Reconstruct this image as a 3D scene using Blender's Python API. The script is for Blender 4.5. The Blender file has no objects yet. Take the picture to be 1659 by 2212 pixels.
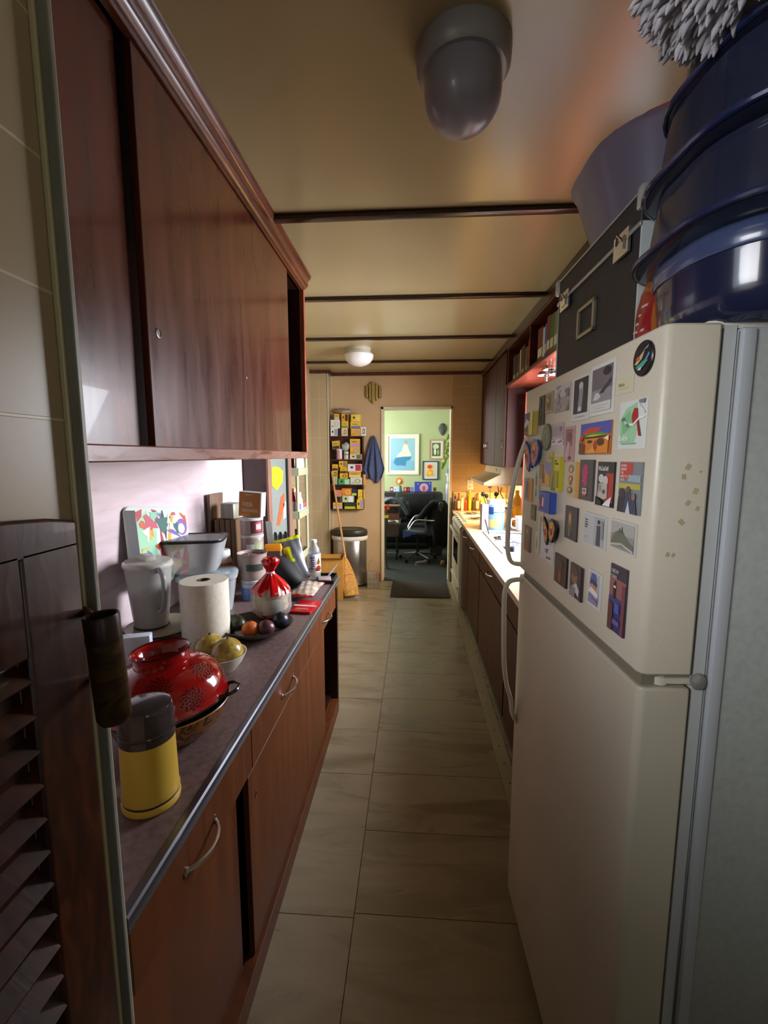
import bpy, bmesh, math, random
from mathutils import Vector, Matrix
S = bpy.context.scene
COL = S.collection
PI = math.pi
R = math.radians

# ---------------------------------------------------------------- camera
cam = bpy.data.cameras.new('camera'); cam.sensor_fit = 'VERTICAL'; cam.sensor_height = 36
cam.lens = 962 / 2212 * 36; cam.clip_start = .02
co = bpy.data.objects.new('camera', cam); COL.objects.link(co)
co.location = (0, 0, 1.475); co.rotation_euler = (R(90 - 7.17), 0, R(3.78))
S.camera = co
# ---------------------------------------------------------------- world, light, exposure
S.view_settings.view_transform = 'Standard'; S.view_settings.look = 'None'
S.view_settings.gamma = 1; S.view_settings.use_curve_mapping = False
S.view_settings.exposure = 0.1
S.cycles.use_denoising = True
S.cycles.max_bounces = 8
S.cycles.sample_clamp_indirect = 4
w = bpy.data.worlds.new('world'); S.world = w; w.use_nodes = True
w.node_tree.nodes['Background'].inputs[0].default_value = (.78, .88, 1, 1)
w.node_tree.nodes['Background'].inputs[1].default_value = 3.0
def area(name, loc, rot, sx, sy, power, col, spread=180):
    l = bpy.data.lights.new(name, 'AREA'); l.shape = 'RECTANGLE'; l.size = sx; l.size_y = sy
    l.energy = power; l.color = col; l.spread = R(spread)
    o = bpy.data.objects.new(name, l); COL.objects.link(o); o.location = loc; o.rotation_euler = rot
    return o
area('kitchen_window_daylight', (1.32, 2.85, 1.62), (0, R(63), R(-10)), 1.0, 1.35, 135, (.92, .93, 1), 146)
area('office_window_daylight', (-1.85, 6.9, 1.6), (0, R(-90), 0), 1.2, 1.6, 88, (1, .98, .96))
area('hood_lamp', (.84, 4.45, 1.212), (0, 0, 0), .12, .3, 26, (1, .66, .3))
area('left_rear_fill', (-1.46, -.75, 1.74), (R(70), 0, R(-47)), .8, .7, 11, (.97, .97, 1), 100)  # added fill light for the freezer front; no window is modelled there
area('right_rear_fill', (1.0, -.95, 1.5), (0, R(84), R(-38)), .8, .7, 1.3, (.9, .94, 1), 140)  # added fill light for the left counter and near wall; no window there
area('rear_room_glow', (.2, -2.45, 1.3), (R(90), 0, 0), .9, 1.0, .7, (.8, .88, 1), 130)

# ---------------------------------------------------------------- materials
def lin(h):
    h = h.lstrip('#'); v = [int(h[i:i+2], 16) / 255 for i in (0, 2, 4)]
    return tuple(c / 12.92 if c <= .04045 else ((c + .055) / 1.055) ** 2.4 for c in v) + (1,)
MC = {}
def M(h, rough=.5, metal=0, trans=0, alpha=1, coat=0, emit=0, ior=1.45, spec=.5):
    k = (h, rough, metal, trans, alpha, coat, emit, spec)
    if k in MC: return MC[k]
    m = bpy.data.materials.new('mat_' + h.strip('#')); m.use_nodes = True
    b = m.node_tree.nodes['Principled BSDF']; c = lin(h)
    b.inputs['Base Color'].default_value = c; b.inputs['Roughness'].default_value = rough
    b.inputs['Metallic'].default_value = metal; b.inputs['Transmission Weight'].default_value = trans
    b.inputs['Alpha'].default_value = alpha; b.inputs['Coat Weight'].default_value = coat
    b.inputs['IOR'].default_value = ior; b.inputs['Specular IOR Level'].default_value = spec
    if emit: b.inputs['Emission Color'].default_value = c; b.inputs['Emission Strength'].default_value = emit
    MC[k] = m; return m
def noisy(name, cols, rough=.5, scale=(1, 1, 1), nscale=5, detail=6, dist=0, bump=0, metal=0, coat=0, pos=None, island=False, rvar=0, bdist=.002, spec=.5):
    """procedural material: noise driven colour ramp in object space"""
    m = bpy.data.materials.new(name); m.use_nodes = True; nt = m.node_tree; N = nt.nodes; L = nt.links
    b = N['Principled BSDF']; tc = N.new('ShaderNodeTexCoord'); mp = N.new('ShaderNodeMapping')
    mp.inputs['Scale'].default_value = scale; L.new(tc.outputs['Object'], mp.inputs[0])
    vec = mp.outputs[0]
    if island:
        g = N.new('ShaderNodeNewGeometry'); mu = N.new('ShaderNodeMath'); mu.operation = 'MULTIPLY'; mu.inputs[1].default_value = 37
        L.new(g.outputs['Random Per Island'], mu.inputs[0]); ad = N.new('ShaderNodeVectorMath'); ad.operation = 'ADD'
        L.new(vec, ad.inputs[0]); L.new(mu.outputs[0], ad.inputs[1]); vec = ad.outputs[0]
    n = N.new('ShaderNodeTexNoise'); n.inputs['Scale'].default_value = nscale; n.inputs['Detail'].default_value = detail
    n.inputs['Distortion'].default_value = dist; L.new(vec, n.inputs['Vector'])
    r = N.new('ShaderNodeValToRGB'); el = r.color_ramp.elements
    pos = pos or [.3 + .4 * i / (len(cols) - 1) for i in range(len(cols))]
    el[0].position = pos[0]; el[0].color = lin(cols[0]); el[1].position = pos[-1]; el[1].color = lin(cols[-1])
    for p, c in list(zip(pos, cols))[1:-1]:
        e = el.new(p); e.color = lin(c)
    L.new(n.outputs['Fac'], r.inputs[0]); L.new(r.outputs[0], b.inputs['Base Color'])
    b.inputs['Roughness'].default_value = rough; b.inputs['Metallic'].default_value = metal; b.inputs['Coat Weight'].default_value = coat
    b.inputs['Specular IOR Level'].default_value = spec
    if rvar:
        mr = N.new('ShaderNodeMapRange'); mr.inputs[1].default_value = .3; mr.inputs[2].default_value = .7
        mr.inputs[3].default_value = max(.02, rough - rvar); mr.inputs[4].default_value = rough + rvar
        L.new(n.outputs['Fac'], mr.inputs[0]); L.new(mr.outputs[0], b.inputs['Roughness'])
    if bump:
        bp = N.new('ShaderNodeBump'); bp.inputs['Strength'].default_value = bump; bp.inputs['Distance'].default_value = bdist
        L.new(n.outputs['Fac'], bp.inputs['Height']); L.new(bp.outputs[0], b.inputs['Normal'])
    return m
def tileboard(name, base, line, bw, bh, axis, off=0, rough=.35, spots=None):
    """scored wall panelling; axis 0 = wall runs along X, 1 = along Y"""
    m = bpy.data.materials.new(name); m.use_nodes = True; nt = m.node_tree; N = nt.nodes; L = nt.links
    b = N['Principled BSDF']; tc = N.new('ShaderNodeTexCoord'); sp = N.new('ShaderNodeSeparateXYZ'); cb = N.new('ShaderNodeCombineXYZ')
    L.new(tc.outputs['Object'], sp.inputs[0]); L.new(sp.outputs[axis], cb.inputs[0]); L.new(sp.outputs[2], cb.inputs[1])
    br = N.new('ShaderNodeTexBrick'); br.offset = off; br.inputs['Scale'].default_value = 1
    br.inputs['Mortar Size'].default_value = .0022; br.inputs['Mortar Smooth'].default_value = .3
    br.inputs['Brick Width'].default_value = bw; br.inputs['Row Height'].default_value = bh
    L.new(cb.outputs[0], br.inputs['Vector'])
    n = N.new('ShaderNodeTexNoise'); n.inputs['Scale'].default_value = 2.5; n.inputs['Detail'].default_value = 8; L.new(tc.outputs['Object'], n.inputs['Vector'])
    r = N.new('ShaderNodeValToRGB'); r.color_ramp.elements[0].position = .3; r.color_ramp.elements[1].position = .7
    r.color_ramp.elements[0].color = lin(base[0]); r.color_ramp.elements[1].color = lin(base[1]); L.new(n.outputs['Fac'], r.inputs[0])
    L.new(r.outputs[0], br.inputs['Color1']); L.new(r.outputs[0], br.inputs['Color2']); br.inputs['Mortar'].default_value = lin(line)
    L.new(br.outputs['Color'], b.inputs['Base Color']); b.inputs['Roughness'].default_value = rough
    bp = N.new('ShaderNodeBump'); bp.inputs['Strength'].default_value = .4; bp.inputs['Distance'].default_value = .002; bp.invert = True
    L.new(br.outputs['Fac'], bp.inputs['Height']); L.new(bp.outputs[0], b.inputs['Normal'])
    return m
W_MAHOG = noisy('red_mahogany', ['#3f170a', '#4b1d0c', '#57240f'], .24, (9, 9, .8), 3, 7, .6, .05, coat=.2, rvar=.03)
W_UPDOOR = noisy('worn_mahogany_varnish', ['#411909', '#4d1e0a', '#5a250d'], .3, (7, 7, 1.0), 2.5, 8, .7, .06, coat=.2, rvar=.05)
W_DARK = noisy('dark_brown_wood', ['#1c0c07', '#2c130b', '#3b1b10'], .3, (9, 9, 1), 3, 6, 1, .1, coat=.2)
W_BASE = noisy('base_cabinet_wood', ['#4e2811', '#582e13', '#623416'], .45, (8, 8, .7), 2.6, 7, 1, .06, spec=.3, rvar=.05)
W_TRIM = noisy('trim_brown_wood', ['#35170c', '#4a2314', '#5d3020'], .35, (5, 5, 5), 6, 6, .5, .15, coat=.1)
W_RB = noisy('dull_brown_cabinet', ['#3a1f14', '#472719', '#52301f'], .55, (8, 8, .8), 3, 6, .6, .05, spec=.25)
W_ORANGE = noisy('orange_red_wood', ['#7e3a24', '#95482d', '#a85638'], .42, (2, 2, 2), 8, 5, .5, .1)
W_LOUV = noisy('louver_wood', ['#23100a', '#34180c', '#4b2411'], .33, (2, 6, 2), 6, 6, 1, .2, coat=.15)
WALL_B = tileboard('tan_tileboard', ['#b99c74', '#c6aa82'], '#c4aa80', .105, .42, 0)
WALL_R = tileboard('tan_tileboard_courses', ['#a98b62', '#b89a70'], '#c9ab7c', .42, .125, 0, .5)
WALL_S = tileboard('tan_tileboard_side', ['#a39272', '#b09f80'], '#c9bd98', 2.0, .152, 1)
WALL_L = tileboard('tan_tileboard_left', ['#a3916e', '#b09c78'], '#c0ab84', .105, .42, 0)
LAMINATE = noisy('pink_woodgrain_laminate', ['#c8b6bc', '#d2c1c6', '#d8c8cc'], .33, (1, 1, 7), 2.2, 5, 1.6, .03, rvar=.08)
COUNTER = noisy('mauve_brown_laminate', ['#5d4a4a', '#6b5755', '#756160'], .4, (1, 1, 1), 60, 4, 0, .02)
CEIL = noisy('satin_tan_ceiling', ['#a5956c', '#af9f77'], .22, (1, 1, 1), 1.1, 2, 0, .35, bdist=.006)
FLOOR = noisy('woodlook_vinyl_tile', ['#74684f', '#857860', '#90836a', '#7f7259'], .3, (.9, 4, 1), 2.0, 9, 1.0, .06, pos=[.28, .45, .6, .75], island=True, rvar=.1)
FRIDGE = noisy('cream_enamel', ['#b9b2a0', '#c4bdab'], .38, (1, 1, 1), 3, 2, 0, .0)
ENAMEL2 = noisy('pebbled_cream_enamel', ['#c4bdab', '#c8c1af'], .36, (1, 1, 1), 160, 3, 0, .12, bdist=.0006)
CHROME = M('#cfcfd2', .18, 1); STEEL = noisy('brushed_steel', ['#8c8c8a', '#a6a6a3'], .32, (1, 1, 8), 20, 3, metal=1)
BLACKP = M('#141416', .4); WHITEP = M('#e8e8e6', .4)

# ---------------------------------------------------------------- mesh helpers
def new(): return bmesh.new()
def box(bm, c, s, mi=0, rot=None, bev=0):
    r = bmesh.ops.create_cube(bm, size=1)
    vs = r['verts']; mat = Matrix.Translation(c) @ (rot.to_4x4() if rot else Matrix()) @ Matrix.Diagonal((*s, 1))
    bmesh.ops.transform(bm, matrix=mat, verts=vs)
    fs = list({f for v in vs for f in v.link_faces})
    for f in fs: f.material_index = mi
    if bev:
        es = list({e for f in fs for e in f.edges})
        g = bmesh.ops.bevel(bm, geom=es, offset=bev, segments=2, affect='EDGES', profile=.5)
        for f in g['faces']: f.material_index = mi
    return vs
def bx(bm, x0, x1, y0, y1, z0, z1, mi=0, bev=0):
    return box(bm, ((x0+x1)/2, (y0+y1)/2, (z0+z1)/2), (abs(x1-x0), abs(y1-y0), abs(z1-z0)), mi, None, bev)
def lathe(bm, prof, n=32, c=(0, 0, 0), mi=0, mat=None, sx=1, sy=1, a0=0, a1=2*PI):
    full = abs(a1 - a0 - 2*PI) < 1e-6; rings = []; m = n if full else n + 1
    for r, z in prof:
        if r < 1e-6: v = bm.verts.new((0, 0, z)); rings.append([v] * m)
        else: rings.append([bm.verts.new((r*sx*math.cos(a0+(a1-a0)*i/n), r*sy*math.sin(a0+(a1-a0)*i/n), z)) for i in range(m)])
    vs = {v for k in rings for v in k}
    for a, b in zip(rings, rings[1:]):
        for i in range(n):
            j = (i + 1) % m
            q = []
            for v in (a[i], a[j], b[j], b[i]):
                if v not in q: q.append(v)
            if len(q) > 2:
                try: f = bm.faces.new(q); f.material_index = mi
                except ValueError: pass
    bmesh.ops.transform(bm, matrix=Matrix.Translation(c) @ (mat.to_4x4() if mat else Matrix()), verts=list(vs))
    return list(vs)
def tube(bm, pts, r, n=10, mi=0, close=False, cap=True):
    pts = [Vector(p) for p in pts]; rings = []; up = None
    rs = r if isinstance(r, (list, tuple)) else [r] * len(pts)
    for i, p in enumerate(pts):
        if close: t = pts[(i+1) % len(pts)] - pts[i-1]
        else: t = (pts[min(i+1, len(pts)-1)] - pts[max(i-1, 0)])
        t.normalize()
        if up is None: up = Vector((0, 0, 1)) if abs(t.z) < .9 else Vector((1, 0, 0))
        a = t.cross(up).normalized(); b = a.cross(t).normalized(); up = b
        rings.append([bm.verts.new(p + (a*math.cos(2*PI*k/n) + b*math.sin(2*PI*k/n)) * rs[i]) for k in range(n)])
    prs = list(zip(rings, rings[1:])) + ([(rings[-1], rings[0])] if close else [])
    for A, Bv in prs:
        for k in range(n):
            f = bm.faces.new((A[k], A[(k+1) % n], Bv[(k+1) % n], Bv[k])); f.material_index = mi
    if cap and not close:
        for g in (rings[0][::-1], rings[-1]): f = bm.faces.new(g); f.material_index = mi
def smoothpts(P, n=6):
    P = [Vector(p) for p in P]; out = []
    for i in range(len(P)-1):
        p0, p1, p2, p3 = P[max(i-1, 0)], P[i], P[i+1], P[min(i+2, len(P)-1)]
        for k in range(n):
            t = k/n; out.append(.5*((2*p1)+(p2-p0)*t+(2*p0-5*p1+4*p2-p3)*t*t+(3*p1-p0-3*p2+p3)*t**3))
    return out + [P[-1]]
def sphere(bm, c, r, mi=0, sc=(1, 1, 1), seg=20, rot=None):
    g = bmesh.ops.create_uvsphere(bm, u_segments=seg, v_segments=max(6, seg//2), radius=r)
    bmesh.ops.transform(bm, matrix=Matrix.Translation(c) @ (rot.to_4x4() if rot else Matrix()) @ Matrix.Diagonal((*sc, 1)), verts=g['verts'])
    for f in {f for v in g['verts'] for f in v.link_faces}: f.material_index = mi
    return g['verts']
def prism(bm, poly, y0, y1, mi=0):
    """polygon in XZ extruded along Y"""
    a = [bm.verts.new((x, y0, z)) for x, z in poly]; b = [bm.verts.new((x, y1, z)) for x, z in poly]
    fs = [bm.faces.new(a), bm.faces.new(b[::-1])]
    for i in range(len(a)): fs.append(bm.faces.new((a[i-1], a[i], b[i], b[i-1])))
    for f in fs: f.material_index = mi
def xprism(bm, poly, x0, x1, mi=0):
    """polygon in YZ extruded along X"""
    a = [bm.verts.new((x0, y, z)) for y, z in poly]; b = [bm.verts.new((x1, y, z)) for y, z in poly]
    fs = [bm.faces.new(a), bm.faces.new(b[::-1])]
    for i in range(len(a)): fs.append(bm.faces.new((a[i-1], a[i], b[i], b[i-1])))
    for f in fs: f.material_index = mi
def rrect(w, h, r, n=5, cx=0, cy=0):
    out = []
    for (sx, sy, a) in ((1, 1, 0), (-1, 1, 90), (-1, -1, 180), (1, -1, 270)):
        for k in range(n+1):
            t = R(a + 90*k/n); out.append((cx+sx*(w/2-r)+r*math.cos(t), cy+sy*(h/2-r)+r*math.sin(t)))
    return out
def loft(bm, layers, mi=0, cap=(True, True)):
    """layers: list of (list of (x,y), z)"""
    rings = [[bm.verts.new((x, y, z)) for x, y in p] for p, z in layers]
    for a, b in zip(rings, rings[1:]):
        for i in range(len(a)):
            f = bm.faces.new((a[i-1], a[i], b[i], b[i-1])); f.material_index = mi
    if cap[0]: bm.faces.new(rings[0][::-1]).material_index = mi
    if cap[1]: bm.faces.new(rings[-1]).material_index = mi
def obj(name, bm, mats, parent=None, loc=(0, 0, 0), rot=(0, 0, 0), smooth=38, bev=0, sub=0, solid=0):
    bmesh.ops.recalc_face_normals(bm, faces=bm.faces[:]); me = bpy.data.meshes.new(name); bm.to_mesh(me); bm.free()
    for m in (mats if isinstance(mats, (list, tuple)) else [mats]): me.materials.append(m)
    if smooth:
        for p in me.polygons: p.use_smooth = True
        me.set_sharp_from_angle(angle=R(smooth))
    o = bpy.data.objects.new(name, me); COL.objects.link(o); o.location = loc; o.rotation_euler = rot
    if parent: o.parent = parent
    if solid: md = o.modifiers.new('solid', 'SOLIDIFY'); md.thickness = solid; md.offset = 0
    if bev: md = o.modifiers.new('bevel', 'BEVEL'); md.width = bev; md.segments = 2; md.limit_method = 'ANGLE'; md.angle_limit = R(35)
    if sub: md = o.modifiers.new('sub', 'SUBSURF'); md.levels = sub; md.render_levels = sub
    return o
def tag(o, label, cat, group=None, kind=None):
    o['label'] = label; o['category'] = cat
    if group: o['group'] = group
    if kind: o['kind'] = kind
    return o
def struct(name, bm, m, label=None, **k):
    o = obj(name, bm, m, **k); o['kind'] = 'structure'
    if label: o['label'] = label; o['category'] = name.split('_')[0]
    return o
def thing(name, label, cat, loc=(0, 0, 0), rot=(0, 0, 0), group=None):
    o = bpy.data.objects.new(name, None); COL.objects.link(o); o.location = loc; o.rotation_euler = rot if isinstance(rot, tuple) else (0, 0, rot)
    o.empty_display_size = .05
    return tag(o, label, cat, group)
def text(bm, s, size, pos, mi=0, xs=1, rotz=0, ext=.0002):
    """flat lettering in the XZ plane facing -Y, lower left corner at pos"""
    cu = bpy.data.curves.new('t', 'FONT'); cu.body = s; cu.size = size; cu.extrude = ext; cu.resolution_u = 2
    o = bpy.data.objects.new('t', cu); COL.objects.link(o); dg = bpy.context.evaluated_depsgraph_get(); dg.update()
    me = bpy.data.meshes.new_from_object(o.evaluated_get(dg)); n0 = len(bm.verts); f0 = len(bm.faces)
    bm.from_mesh(me); bm.verts.ensure_lookup_table(); bm.faces.ensure_lookup_table()
    mt = Matrix.Translation(pos) @ Matrix.Rotation(rotz, 4, 'Y') @ Matrix.Rotation(R(90), 4, 'X') @ Matrix.Diagonal((xs, 1, 1, 1))
    bmesh.ops.transform(bm, matrix=mt, verts=bm.verts[n0:])
    for f in bm.faces[f0:]: f.material_index = mi
    bpy.data.objects.remove(o); bpy.data.curves.remove(cu); bpy.data.meshes.remove(me)
def art(bm, w, h, shapes, mats, x0=0, z0=0, y=0):
    """layers of flat printed shapes facing -Y; shape coordinates are fractions of w and h"""
    idx = {}
    def mi(c):
        m = M(c, .45)
        if m.name not in idx:
            if m not in mats: mats.append(m)
            idx[m.name] = mats.index(m)
        return idx[m.name]
    for k, s in enumerate(shapes):
        yy = y - .00025 * (k + 1) if len(shapes) < 14 else y - .0015 * (k + 1) / len(shapes)
        t, c = s[0], s[1]
        if t == 'r': pts = [(s[2], s[3]), (s[4], s[3]), (s[4], s[5]), (s[2], s[5])]
        elif t == 'e': pts = [(s[2]+s[4]*math.cos(a*PI/9), s[3]+s[5]*math.sin(a*PI/9)) for a in range(18)]
        elif t == 'p': pts = s[2]
        elif t == 't':
            text(bm, s[5], s[4]*h, (x0+s[2]*w, yy, z0+s[3]*h), mi(c), s[6] if len(s) > 6 else 1, s[7] if len(s) > 7 else 0, .0001); continue
        vs = [bm.verts.new((x0+min(1, max(0, px))*w, yy, z0+min(1, max(0, pz))*h)) for px, pz in pts]
        try: f = bm.faces.new(vs); f.material_index = mi(c)
        except ValueError: pass
    return mats
def blobs(seed, cols, n=10, r=(.1, .3), box_=(0, 0, 1, 1)):
    rd = random.Random(seed); out = []
    for i in range(n):
        cx = rd.uniform(box_[0], box_[2]); cy = rd.uniform(box_[1], box_[3]); a = rd.uniform(0, 3)
        rx = rd.uniform(*r); ry = rd.uniform(*r) * rd.choice((.4, .8)); ph = rd.uniform(0, 6)
        pts = []
        for k in range(9):
            t = 2*PI*k/9; q = 1 + .35*math.sin(3*t+ph); px = rx*math.cos(t)*q; py = ry*math.sin(t)*q
            pts.append((min(box_[2], max(box_[0], cx+px*math.cos(a)-py*math.sin(a))), min(box_[3], max(box_[1], cy+px*math.sin(a)+py*math.cos(a)))))
        out.append(('p', cols[i % len(cols)], pts))
    return out

# ================================================================ SETTING
# floor: base slab plus individual vinyl tiles as one mesh
bm = new()
def tile(x0, x1, y0, y1): bx(bm, x0+.0012, x1-.0012, y0+.0012, y1-.0012, -.004, 0)
ys = [.94 + .325*i for i in range(-12, 14)]
for i in range(len(ys)-1): tile(-.18, .415, ys[i], ys[i+1])
yl = [-.05 + .65*i for i in range(-5, 9)]
for i in range(len(yl)-1):
    tile(-.83, -.18, yl[i], min(yl[i+1], 5.165)); tile(-1.5, -.83, yl[i]+.2, min(yl[i+1]+.2, 5.165))
    tile(.48, 1.5, yl[i]-.1, min(yl[i+1]-.1, 5.165))
bx(bm, -1.6, 1.6, -2.6, 5.17, -.06, -.0045, 1)
struct('floor', bm, [FLOOR, M('#2b251c', .8)])
bm = new(); bx(bm, .415, .48, 1.0, 5.15, -.004, .006)
for i in range(32): lathe(bm, [(.004, .006), (.003, .008), (0, .0082)], 8, (.447, 1.1+i*.13, 0), 1)
struct('trim_1', bm, [noisy('pale_edge_strip', ['#8e8468', '#9a9076'], .5, (1, 1, 1), 8), M('#4a4335', .4, .6)])
bm = new(); bx(bm, -1.6, 1.6, -2.6, 5.3, 2.41, 2.47); struct('ceiling', bm, CEIL)
bm = new()
for y in (.93, 1.85, 2.76, 3.67, 4.55): bx(bm, -1.15, 1.06, y-.019, y+.019, 2.39, 2.4101, 0, .003)
struct('trim_2', bm, W_DARK)
# back wall with doorway
bm = new()
bx(bm, -.97, -.365, 5.17, 5.3, 0, 2.41); bx(bm, -.365, .43, 5.17, 5.3, 2.01, 2.41)
struct('wall_back', bm, WALL_B)
bm = new(); bx(bm, .43, 1.2, 5.17, 5.3, 0, 2.41); struct('wall_back_right', bm, WALL_R)
bm = new(); bx(bm, -.375, -.345, 5.155, 5.31, 0, 2.03); bx(bm, .415, .437, 5.155, 5.31, 0, 2.03); bx(bm, -.375, .437, 5.155, 5.31, 2.0, 2.03)
struct('trim_3', bm, noisy('cream_painted_jamb', ['#cfc6a6', '#ddd4b6'], .4, (1, 1, 1), 6), bev=.003)
bm = new(); bx(bm, -.96, 1.06, 5.14, 5.172, 2.375, 2.411); bx(bm, -1.16, -.925, 4.97, 5.003, 2.375, 2.411); bx(bm, -.955, -.925, 4.97, 5.16, 2.375, 2.411)
struct('trim_4', bm, W_TRIM)
bm = new(); bx(bm, -.42, -.376, 5.14, 5.172, 0, .1); struct('baseboard_back', bm, W_ORANGE, bev=.003)
# left walls
bm = new(); bx(bm, -1.3, -.955, 5.0, 5.3, 0, 2.41); struct('wall_left_bump', bm, WALL_L)
bm = new(); bx(bm, -.957, -.949, 4.992, 5.003, 0, 2.375); bx(bm, -.952, -.946, 5.16, 5.17, 0, 2.375); struct('trim_5', bm, M('#d6cfae', .3, .2))
bm = new(); bx(bm, -1.25, -1.15, .575, 5.0, 0, 2.41); struct('wall_left', bm, WALL_S)
bm = new(); bx(bm, -1.15, -1.144, .58, 2.92, .72, 1.6); struct('wall_left_backsplash', bm, LAMINATE)
bm = new(); bx(bm, -1.25, -.4425, .33, .575, 0, 2.41); struct('wall_left_near', bm, WALL_S)
bm = new(); bx(bm, -1.5, -.4425, -2.6, .329, 0, 1.36); struct('left_light_blocker', bm, M('#8a8068', .6))  # unseen blocker, added to keep the left fill off the lower fridge door
bm = new(); bx(bm, -.4425, -.4355, .5455, .5755, 0, 2.41, 0); bx(bm, -.4355, -.4215, .549, .556, 0, 2.41, 1)
struct('trim_6', bm, [M('#c9c29a', .35), noisy('grey_aluminium_trim', ['#77786e', '#8a8c82'], .4, (1, 1, 1), 12)], bev=.0015)
# rooms behind the camera
bm = new(); bx(bm, -1.6, -1.5, -2.6, -.9, 0, 2.41); struct('wall_left_rear', bm, M('#93886c', .6))
bm = new(); bx(bm, -1.6, 1.6, -2.7, -2.6, 0, 2.41); struct('wall_rear', bm, M('#8f8a78', .6))
# right wall with window opening
bm = new()
bx(bm, 1.06, 1.2, -2.6, 2.15, 0, 2.41); bx(bm, 1.06, 1.2, 3.6, 5.2, 0, 2.41); bx(bm, 1.06, 1.2, 2.15, 3.6, 0, 1.03); bx(bm, 1.06, 1.2, 2.15, 3.6, 2.03, 2.41)
struct('wall_right', bm, WALL_S)
wf = struct('window_1', (lambda b: (bx(b, 1.04, 1.2, 2.15, 2.2, 1.03, 2.03), bx(b, 1.04, 1.2, 3.55, 3.6, 1.03, 2.03), bx(b, 1.04, 1.2, 2.15, 3.6, 1.03, 1.07), bx(b, 1.04, 1.2, 2.15, 3.6, 1.99, 2.03), bx(b, 1.1, 1.13, 2.86, 2.89, 1.07, 1.99), b)[-1])(new()), W_ORANGE, bev=.004)
bm = new(); bx(bm, 1.11, 1.114, 2.2, 3.55, 1.07, 1.99)
gl = bpy.data.materials.new('window_glass'); gl.use_nodes = True; nt = gl.node_tree; nt.nodes.clear()
o_ = nt.nodes.new('ShaderNodeOutputMaterial'); mx = nt.nodes.new('ShaderNodeMixShader'); tr = nt.nodes.new('ShaderNodeBsdfTransparent'); gs = nt.nodes.new('ShaderNodeBsdfGlossy')
gs.inputs['Roughness'].default_value = .02; mx.inputs[0].default_value = .06
nt.links.new(tr.outputs[0], mx.inputs[1]); nt.links.new(gs.outputs[0], mx.inputs[2]); nt.links.new(mx.outputs[0], o_.inputs[0])
obj('window_pane', bm, gl, wf)
# office beyond the doorway
bm = new(); bx(bm, -1.9, 2.1, 8.2, 8.3, 0, 2.5); struct('wall_office_back', bm, noisy('pale_green_paint', ['#a9b788', '#b0be90'], .7, (1, 1, 1), 3))
bm = new(); bx(bm, .78, .88, 5.3, 8.2, 0, 2.5); struct('wall_office_right', bm, M('#9aa078', .7))
bm = new(); bx(bm, -2.0, -1.9, 5.3, 8.3, 0, .95); bx(bm, -2.0, -1.9, 5.3, 6.0, .95, 2.5); bx(bm, -2.0, -1.9, 7.8, 8.3, .95, 2.5); bx(bm, -2.0, -1.9, 6.0, 7.8, 2.25, 2.5); struct('wall_office_left', bm, M('#a8b58a', .7))
bm = new(); bx(bm, -2.0, 2.1, 5.3, 8.3, 2.3, 2.4); struct('ceiling_office', bm, M('#c9c8b4', .7))
bm = new(); bx(bm, -2.0, 2.1, 5.17, 8.3, -.05, 0); struct('floor_office', bm, noisy('charcoal_carpet', ['#1f2423', '#2c3230'], .95, (1, 1, 1), 120, 4, 0, .4))
bm = new(); bx(bm, -2.0, -1.25, 5.2, 5.3, 0, 2.5); bx(bm, 1.2, 2.1, 5.2, 5.3, 0, 2.5); struct('wall_office_front', bm, M('#a8b58a', .7))

# ================================================================ LARGE FURNITURE
def bow_handle(parent, x, y0, y1, z, out=.03, axis='y', r=.0042, sign=1):
    b = new(); P = []
    for k in range(9):
        t = k/8; yy = y0+(y1-y0)*t; P.append((x+sign*(out*math.sin(PI*t)**.75), yy, z))
    tube(b, smoothpts(P, 3), r, 8); lathe(b, [(.009, 0), (.009, .003), (0, .003)], 10, (x, y0, z), mat=Matrix.Rotation(R(90*sign), 3, 'Y')); lathe(b, [(.009, 0), (.009, .003), (0, .003)], 10, (x, y1, z), mat=Matrix.Rotation(R(90*sign), 3, 'Y'))
    return obj('handle', b, CHROME, parent)
# wall cabinet on the left
t = thing('wall_cabinet', 'glossy red mahogany wall cabinet with sliding doors above the cluttered left counter', 'cabinet')
b = new(); bx(b, -1.149, -.60, .58, 2.43, 1.466, 1.484); bx(b, -1.149, -1.13, .58, 2.43, 1.484, 2.35); bx(b, -1.149, -.60, .58, .6, 1.484, 2.35); bx(b, -1.149, -.60, 2.40, 2.425, 1.484, 2.35); bx(b, -1.149, -.6, .6, 2.43, 2.33, 2.35)
obj('carcass', b, W_DARK, t)
b = new(); bx(b, -.612, -.578, .58, 2.43, 1.463, 1.497); obj('bottom_rail', b, noisy('scuffed_rail', ['#6d3f30', '#8a6257', '#7a4330'], .3, (8, 1.5, 8), 3, 7, 1, .15, rvar=.12), t, bev=.003)
b = new(); bx(b, -.604, -.578, 2.405, 2.432, 1.497, 2.335); obj('end_stile', b, W_ORANGE, t, bev=.002)
b = new(); bx(b, -.625, -.612, .6, .975, 1.49, 2.33); obj('sliding_door', b, W_UPDOOR, t, bev=.002)
b = new(); bx(b, -.605, -.588, .99, 2.135, 1.495, 2.325)
for y, z, r in ((1.031, 1.755, .011), (1.579, 1.75, .008)): 
    pass
d2 = obj('sliding_door', b, W_UPDOOR, t, bev=.002)
for y, z, r in ((1.031, 1.755, .011), (1.579, 1.75, .008)):
    b = new(); lathe(b, [(r, 0), (r, .0015), (r*.75, .002), (r*.7, .0004), (0, .0003)], 20, (-.588, y, z), mat=Matrix.Rotation(R(90), 3, 'Y')); obj('finger_pull', b, M('#6f6a66', .35, .8), d2)
b = new()
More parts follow.
